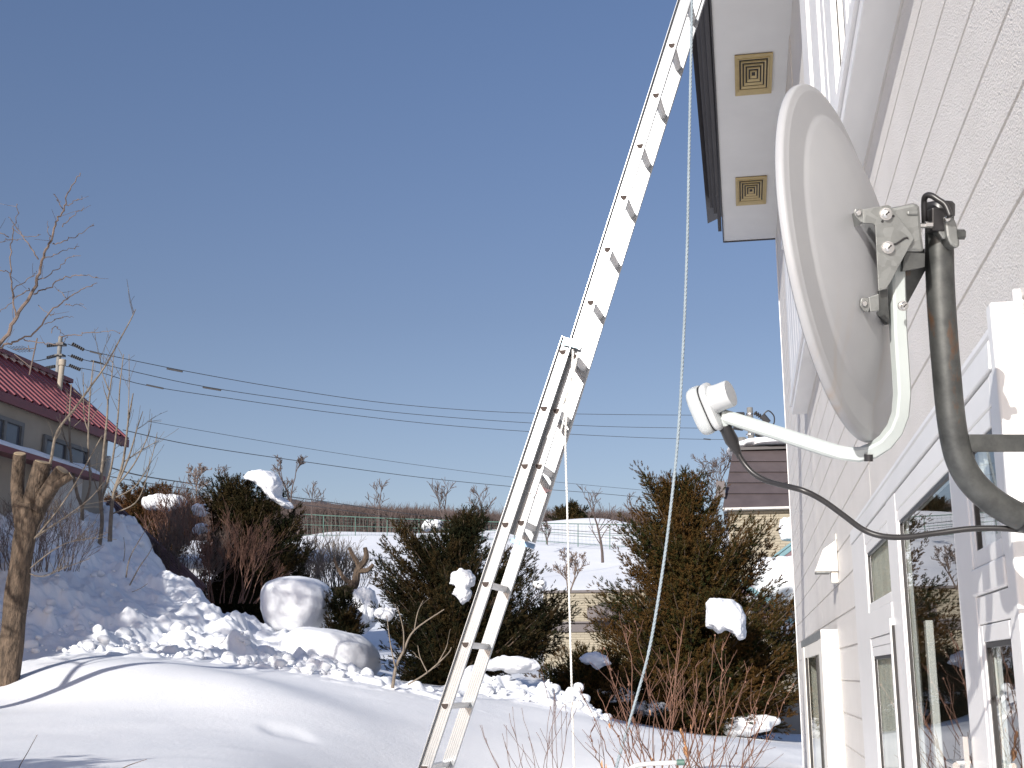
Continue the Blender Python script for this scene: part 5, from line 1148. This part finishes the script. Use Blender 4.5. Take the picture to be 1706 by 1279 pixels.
# long sloping branch from the pollard, curving up over the red roof
pt = empty('pollarded_tree', P(14, 1150, 10.8), 'thick pollarded tree trunk with sawn stubs at the left edge of the snow', 'tree')
YK = 10.8
tk = smooth_path([P(x_, y_, YK) for (x_, y_) in [(4,1172),(12,1130),(22,1040),(32,960),(42,890),(50,840)]], 6); n_ = len(tk)
m = MB(); m.tube(tk, [.125, .118, .113]+[.112-.0006*i for i in range(n_-3)], 26)
# root flare and bark ridges
for i, v in enumerate(m.v):
    q = tk[i//26]; d = v-q; a = (i % 26)/26*6.283; rr_ = 1+.05*math.sin(a*7+(i//26)*.3)+.03*math.sin(a*13+1+(i//26)*.21)+.04*math.sin((i//26)*.9+a*2); m.v[i] = q+d*rr_
m.build('trunk', M['bark'], pt, smooth='all')
for (pts, r0, r1, w_) in [([(40,900),(34,860),(29,810),(33,756)], .07, .062, 1), ([(48,860),(58,820),(72,770)], .095, .088, 1), ([(50,880),(70,835),(104,783)], .085, .072, 1), ([(60,850),(85,815),(118,792)], .05, .04, 0)]:
    pp = smooth_path([P(x_, y_, YK+random.uniform(-.05,.05)) for (x_, y_) in pts], 4)
    st = MB().tube(pp, [r0+(r1-r0)*i/(len(pp)-1) for i in range(len(pp))], 18).build('limb_stub', M['bark'], pt, smooth=True)
    d = (pp[-1]-pp[-2]).normalized(); MB().disc_stack(pp[-1]+d*.001, d, [(r1*.9,0),(r1*.88,.006),(r1*.1,.008)], 18).build('sawn_end', M['cut_wood'], st, smooth=True)
def pbr(pts, r0, r1, twigs, tl, Y=YK, rmin=.0022):
    pp = smooth_path([P(x_, y_, Y) for (x_, y_) in pts], 6); n2 = len(pp); m = MB(); m.tube(pp, [r0+(r1-r0)*i/(n2-1) for i in range(n2)], 7)
    for k in range(twigs):
        i = random.randint(n2//5, n2-2); dirn = (pp[i+1]-pp[i]).normalized(); sd_ = Vector((random.uniform(-1,1), random.uniform(-.6,.6), random.uniform(-.4,.9)))
        grow(m, pp[i], dirn*.8+sd_*.9, tl*random.uniform(.4,1.1), max(rmin, r1), 1 if random.random() < .6 else 0, .45, (1,3), 5, .0, 4, rmin)
    m.build('branch', M['bark_pale'], pt, smooth=True)
pbr([(52,860),(72,800),(84,770),(95,720),(125,680),(150,645),(175,610),(200,565),(218,532),(226,515)], .018, .004, 10, .35)
pbr([(40,880),(52,900),(80,870),(110,830),(140,780),(170,725)], .012, .004, 8, .35)
pbr([(50,900),(80,880),(110,860),(150,830),(175,800)], .008, .003, 8, .3)
pbr([(36,960),(70,930),(110,905),(160,895)], .007, .003, 8, .35)
pbr([(36,950),(70,960),(110,945),(150,930)], .006, .003, 6, .35)
# overhanging branch of a tree outside the frame, upper left
ob = empty('overhanging_branch', P(-60, 640, 8.5), 'bare budding branches reaching in from the upper left edge against the sky', 'branch')
br = [([(-70,640),(0,572),(28,528),(60,475),(68,440),(82,405),(94,370),(105,350),(118,310),(134,290)], .013, .0024),
 ([(-70,610),(2,578),(28,568),(60,552),(90,515),(115,495),(140,480),(162,472)], .008, .0022),
 ([(28,532),(20,480),(18,420),(22,385),(30,342)], .0055, .002), ([(64,432),(45,402),(28,380),(14,360)], .0045,.0018), ([(56,490),(80,480),(110,462),(140,458),(163,463)], .0048,.0018),
 ([(88,406),(108,402),(132,390),(156,374)], .0038,.0016), ([(72,430),(100,420),(130,410)], .0034,.0016), ([(106,352),(98,335),(88,322)], .0034,.0016), ([(104,378),(125,356),(140,346)], .003,.0016), ([(110,342),(125,335),(136,327)], .003,.0016),
 ([(-20,470),(5,450),(20,470),(22,540)], .0036,.0018), ([(0,445),(-20,440)], .003,.002), ([(20,485),(50,462),(62,452)], .0034,.0016), ([(48,480),(30,495),(0,520)], .004,.002), ([(60,468),(90,452),(112,432),(134,424)], .0034,.0016),
 ([(15,395),(-10,380)], .003,.002), ([(85,405),(80,390),(80,370)], .0026,.0014), ([(40,565),(70,572),(100,572),(112,560)], .0036,.0018), ([(100,560),(130,558),(160,552),(196,552)], .0036,.0016), ([(86,555),(94,543),(106,558)], .0028,.0016), ([(108,508),(125,508),(140,507)], .0024,.0014), ([(112,498),(92,478)], .0026,.0014), ([(20,380),(45,395),(68,390)], .0026,.0014), ([(-15,410),(10,400),(40,398)], .0026,.0014), ([(74,540),(100,530),(122,528)], .0026,.0014), ([(64,508),(85,525),(92,518)], .0022,.0013)]
for (pts, r0, r1) in br:
    pp = smooth_path([P(x_, y_, 8.5+random.uniform(-.1,.1)*0) for (x_, y_) in pts], 6); n2 = len(pp)
    for i in range(1, n2): pp[i] = pp[i]+Vector((random.gauss(0,.004), random.gauss(0,.01), random.gauss(0,.004)))
    r0 *= 1.3; r1 *= 1.25; m = MB(); m.tube(pp, [r0+(r1-r0)*i/(n2-1) for i in range(n2)], 6)
    for k in range(max(2, n2//5)):
        i = random.randint(2, n2-1) if n2 > 3 else 1; m.disc_stack(pp[i], (random.uniform(-1,1), 0, 1), [(.001,-.004),(.0042,0),(.0035,.006),(.0005,.013)], 6)
    for k in range(max(1, n2//14)):
        i = random.randint(2, n2-2); dirn = (pp[i+1]-pp[i]).normalized(); grow(m, pp[i], dirn*.7+Vector((random.uniform(-.8,.8), random.uniform(-.5,.5), random.uniform(-.6,.6))), random.uniform(.06,.2), .0024, 0, nseg=3, rmin=.0015)
    m.build('twig', M['twig'], ob, smooth=True)
bx0 = Vector((-7.1, 7.0, ground_z(-7.1, 7.0)))
grow_m = MB(); tk_ = grow(grow_m, bx0-Vector((0,0,.2)), Vector((.12,.02,1)), 5.6, .11, 0, nseg=8, rmin=.01, n=9); grow_m.build('trunk', M['bark'], ob, smooth=True)
gm = MB()
for k in range(16):
    f = random.uniform(.3, .95); i = min(7, int(f*8)); s_ = tk_[i].lerp(tk_[i+1], f*8-i); az = random.uniform(1.6, 5.2)
    grow(gm, s_, Vector((math.cos(az)*.8, math.sin(az)*.8, .7)), 2.6*(1.1-.6*f), .045*(1.2-f), 2, .5, (5,7), 5, 0, 4, .008)
gm.build('crown', M['bark_pale'], ob, smooth=True)
# small twigs bottom left, poking out of the snow
traced('dry_stem', 'single dark dry stem poking from the snow in the bottom left corner', 'twig', 5.3, [([(28,1300),(32,1278),(45,1255),(62,1224)], .003, .0012)], 'twig', 0)
traced('dry_stem', 'short arched dry stem lying low on the snow near the bottom left', 'twig', 5.2, [([(196,1284),(212,1276),(228,1270),(244,1265)], .0028, .0012)], 'twig', 0)
traced('dry_stem', 'pair of bare shoots leaning out of the snow bank face', 'bark_pale', 15.2, [([(210,962),(216,930),(232,900),(252,868)], .010, .003), ([(216,975),(232,945),(248,922),(256,905)], .010, .003), ([(206,935),(208,915),(206,895)], .006, .003), ([(220,986),(234,980),(246,972)], .005, .003)], 'twig', 0)
# far wood: masses of thin trunks and brush on the crest
def brushwood(name, x0, x1, n_, Y0_, Y1_, topf, botf, mat, w_=.05):
    xs = rng.uniform(x0, x1, n_); Ys = rng.uniform(Y0_, Y1_, n_); V = []; F = []
    for i in range(n_):
        x_, Y_ = xs[i], Ys[i]; yt = topf(x_)+abs(rng.normal(0, 7)); yb_ = botf(x_); b = P(x_, yb_, Y_); t_ = P(x_+rng.normal(0, 3), min(yt, yb_-6), Y_)
        for j in range(4):
            f0 = 0 if j == 0 else rng.uniform(.15, .8); a_ = b.lerp(t_, f0); e = t_ if j == 0 else a_+Vector((rng.normal(0,.5), rng.normal(0,.3), rng.uniform(.4,1.3)))
            ww_ = w_*(1 if j == 0 else .5); k = len(V)
            V += [tuple(a_+Vector((-ww_,0,0))), tuple(a_+Vector((ww_,0,0))), tuple(e), tuple(a_+Vector((0,-ww_,0))), tuple(a_+Vector((0,ww_,0))), tuple(e)]; F += [(k,k+1,k+2),(k+3,k+4,k+5)]
    o = raw_mesh(name, V, F, M[mat]); return o
fw = brushwood('far_wood', 490, 860, 5200, 104, 120, lambda x_: np.interp(x_, [490,560,640,720,800,860], [834,838,842,846,853,860]), lambda x_: 893, 'wood_far', .06); tag(fw, 'reddish brown leafless wood along the hill crest behind the green fence', 'wood', kind='stuff')
fw2 = brushwood('far_brush', 840, 1080, 1800, 122, 135, lambda x_: np.interp(x_, [840,900,960,1080], [848,852,852,858]), lambda x_: 876, 'wood_far', .06); tag(fw2, 'thin line of brown brush on the crest right of the ladder', 'wood', kind='stuff')
fw3 = brushwood('side_wood', 170, 500, 2600, 60, 75, lambda x_: np.interp(x_, [170,350,500], [822,826,840]), lambda x_: 900, 'wood_far', .04); tag(fw3, 'brown leafless wood behind the evergreens on the left', 'wood', kind='stuff')
def snow_mass(outline, Y, depth, label, rough=.05, it=6, seed=0):
    """a lump of snow: outline at its widest, narrower towards front and back, softened and pitted"""
    L = len(outline); cx_ = sum(p[0] for p in outline)/L; cy_ = sum(p[1] for p in outline)/L; V = []; F = []; c0 = P(cx_, cy_, Y)
    lay = [(-1, .42), (-.86, .74), (-.5, .94), (0, 1.0), (.5, .94), (.86, .74), (1, .42)]
    for (dpt, sc) in lay:
        for (x_, y_) in outline:
            q = P(cx_+(x_-cx_)*sc, cy_+(y_-cy_)*(sc if y_ > cy_ else sc**.7), Y); V.append(Vector((q.x, q.y+dpt*depth/2, q.z)))
    for i in range(len(lay)-1):
        for j in range(L): F.append((i*L+j, i*L+(j+1)%L, (i+1)*L+(j+1)%L, (i+1)*L+j))
    F += [tuple(range(L-1,-1,-1)), tuple(range((len(lay)-1)*L, len(lay)*L))]
    m = MB(); m.add(V, F); o = m.build('snow_clump', M['snow'], loc=c0); tag(o, label, 'snow')
    w_ = (max(p[0] for p in outline)-min(p[0] for p in outline))/FPX*Y
    md = o.modifiers.new('remesh', 'REMESH'); md.mode = 'VOXEL'; md.voxel_size = w_/44; md.use_smooth_shade = True
    md = o.modifiers.new('soften', 'SMOOTH'); md.factor = .8; md.iterations = it
    for (sc, st) in ((w_*.45, rough*w_), (w_*.12, rough*w_*.35)):
        t = bpy.data.textures.new('snow_pits', 'CLOUDS'); t.noise_scale = sc; t.noise_depth = 3
        md = o.modifiers.new('pits', 'DISPLACE'); md.texture = t; md.strength = st*2; md.mid_level = .5
    return o
# ================================================================== SNOW LUMPS
SN = pblob
snow_mass([(403,796),(414,786),(434,781),(452,785),(466,798),(468,814),(464,828),(474,836),(488,846),(476,848),(456,832),(440,816),(424,804)], 20.6, .6, 'round snow cap with a ragged tail on top of the dark evergreen at left', .06, 5)
SN(272, 838, 24.0, 58, 34, .35, 'snow patch on the rust red bush below the red house', 3, .3, .5)
SN(333, 848, 22.0, 24, 36, .2, 'narrow upright snow patch between rust bush and dark evergreen', 4, .35, .8)
SN(338, 880, 21.0, 24, 22, .2, 'small snow lump inside the reddish shrub', 5, .3, .6)
snow_mass([(442,984),(452,970),(474,962),(502,959),(528,964),(545,976),(552,994),(552,1018),(540,1042),(524,1062),(496,1068),(468,1064),(450,1044),(441,1016)], 17.8, 1.1, 'big smooth round dome of snow behind the bank', .016, 14)
snow_mass([(470,1072),(486,1054),(512,1044),(552,1046),(590,1056),(616,1074),(628,1098),(624,1118),(600,1128),(560,1124),(520,1116),(484,1104)], 15.9, 1.3, 'long thick rounded snow lobe at the right end of the bank', .025, 12)
SN(596, 1105, 16.2, 62, 70, .4, 'shaded snow lump beside the dark foot of the middle yew', 9, .2, .8)
SN(606, 1015, 19.0, 42, 66, .3, 'upright snow pillar left of the middle yew', 10, .3, .8)
SN(575, 1040, 19.5, 60, 40, .3, 'low snow heap behind the round dome', 20, .2, .8)
SN(642, 1022, 14.9, 28, 24, .16, 'small ragged snow lump on the left branch tips of the middle yew', 21, .3, .6)
snow_mass([(750,972),(753,956),(766,948),(782,950),(792,962),(788,974),(780,980),(786,988),(780,1002),(770,1008),(764,996),(752,990),(764,980)], 14.95, .26, 'ragged snow patch caught high in the middle yew by the ladder', .10, 2)
SN(720, 874, 16.6, 24, 22, .16, 'snow lump behind the very top of the middle yew', 26, .3, .5)
SN(845, 1106, 14.6, 74, 26, .2, 'snow sheet under the right branches of the middle yew', 27, .3, .5, 'snow_rough')
SN(900, 973, 15.5, 22, 18, .12, 'bluish snow lump on the right branches behind the ladder', 28, .3, .5)
SN(820, 1147, 13.6, 24, 28, .14, 'upright chunk of snow standing left of the rubble snow', 29, .25, .8)
snow_mass([(1175,1004),(1183,996),(1200,996),(1222,1001),(1236,1010),(1242,1026),(1240,1046),(1243,1064),(1232,1068),(1222,1056),(1208,1050),(1196,1056),(1186,1046),(1176,1044),(1178,1022)], 20.1, .75, 'large square snow block lying on the tall bronze yew', .07, 4)
snow_mass([(964,1096),(976,1088),(994,1086),(1010,1094),(1020,1106),(1008,1108),(996,1116),(984,1106),(970,1104)], 19.9, .6, 'snow cap on the low bush left of the tall bronze yew', .08, 3)
SN(1080, 1178, 20.6, 60, 26, 0.4, 'broken snow showing low through the red stems', 36, .4, .6, 'snow_rough')
SN(1022, 1158, 20.0, 50, 30, 0.4, 'snow heap left of the red stems under the low bush', 37, .4, .6, 'snow_rough')
SN(1240, 1205, 21.0, 70, 22, 0.4, 'snow under the right foot of the tall bronze yew', 38, .4, .6, 'snow_rough')
# rubble: broken snow chunks on the bank and by the trees
chunks = []
import bmesh
CH = []
for s in range(9):
    bm = bmesh.new()
    for q in range(13):
        v = Vector((random.gauss(0,1), random.gauss(0,1), random.gauss(0,1))).normalized(); bm.verts.new((v.x, v.y*.8, v.z*.62))
    h = bmesh.ops.convex_hull(bm, input=bm.verts); bmesh.ops.delete(bm, geom=list(set(h['geom_unused'])|set(h['geom_interior'])), context='VERTS') if (h['geom_unused'] or h['geom_interior']) else None
    bmesh.ops.triangulate(bm, faces=bm.faces); bmesh.ops.subdivide_edges(bm, edges=bm.edges, cuts=1, use_grid_fill=True, smooth=.25); bmesh.ops.triangulate(bm, faces=bm.faces)
    bm.verts.index_update(); V = np.array([v.co[:] for v in bm.verts]); F = np.array([[v.index for v in f.verts] for f in bm.faces]); bm.free()
    V = V*(1+.35*fbm(V[:,0]*3+s*9+20, V[:,1]*3+V[:,2]*2+30, 3, s+80))[:, None]; CH.append((V, F))
Vs = []; Fs = []; k = 0
for i in range(900):
    if i < 420:
        px_ = random.uniform(20, 470); Yc = random.choice((random.uniform(12.3, 14.2), random.uniform(13, 19)))
        if px_ > 330 and Yc > 15: continue
    elif i < 600: px_ = random.uniform(400, 620); Yc = random.uniform(12.2, 14.2)
    else: px_ = random.uniform(800, 1010); Yc = random.uniform(13.3, 15.6)
    x_ = a_of(px_)*Yc; zg = ground_z(x_, Yc); s = abs(random.gauss(0, 1))**2*.024+.012
    s = min(s, .10); V, F = random.choice(CH); rot = np.array(Matrix.Rotation(random.uniform(0,6.28), 3, 'Z') @ Matrix.Rotation(random.uniform(-.6,.6), 3, 'X'))
    Vs.append((V*s) @ rot.T+np.array([x_, Yc, zg+s*.25])); Fs.append(F+k); k += len(V)
ru = raw_mesh('snow_rubble', np.concatenate(Vs), np.concatenate(Fs), M['snow'], smooth=False); tag(ru, 'broken crumbs and chunks of snow over the bank face and between the yews', 'snow', kind='stuff')
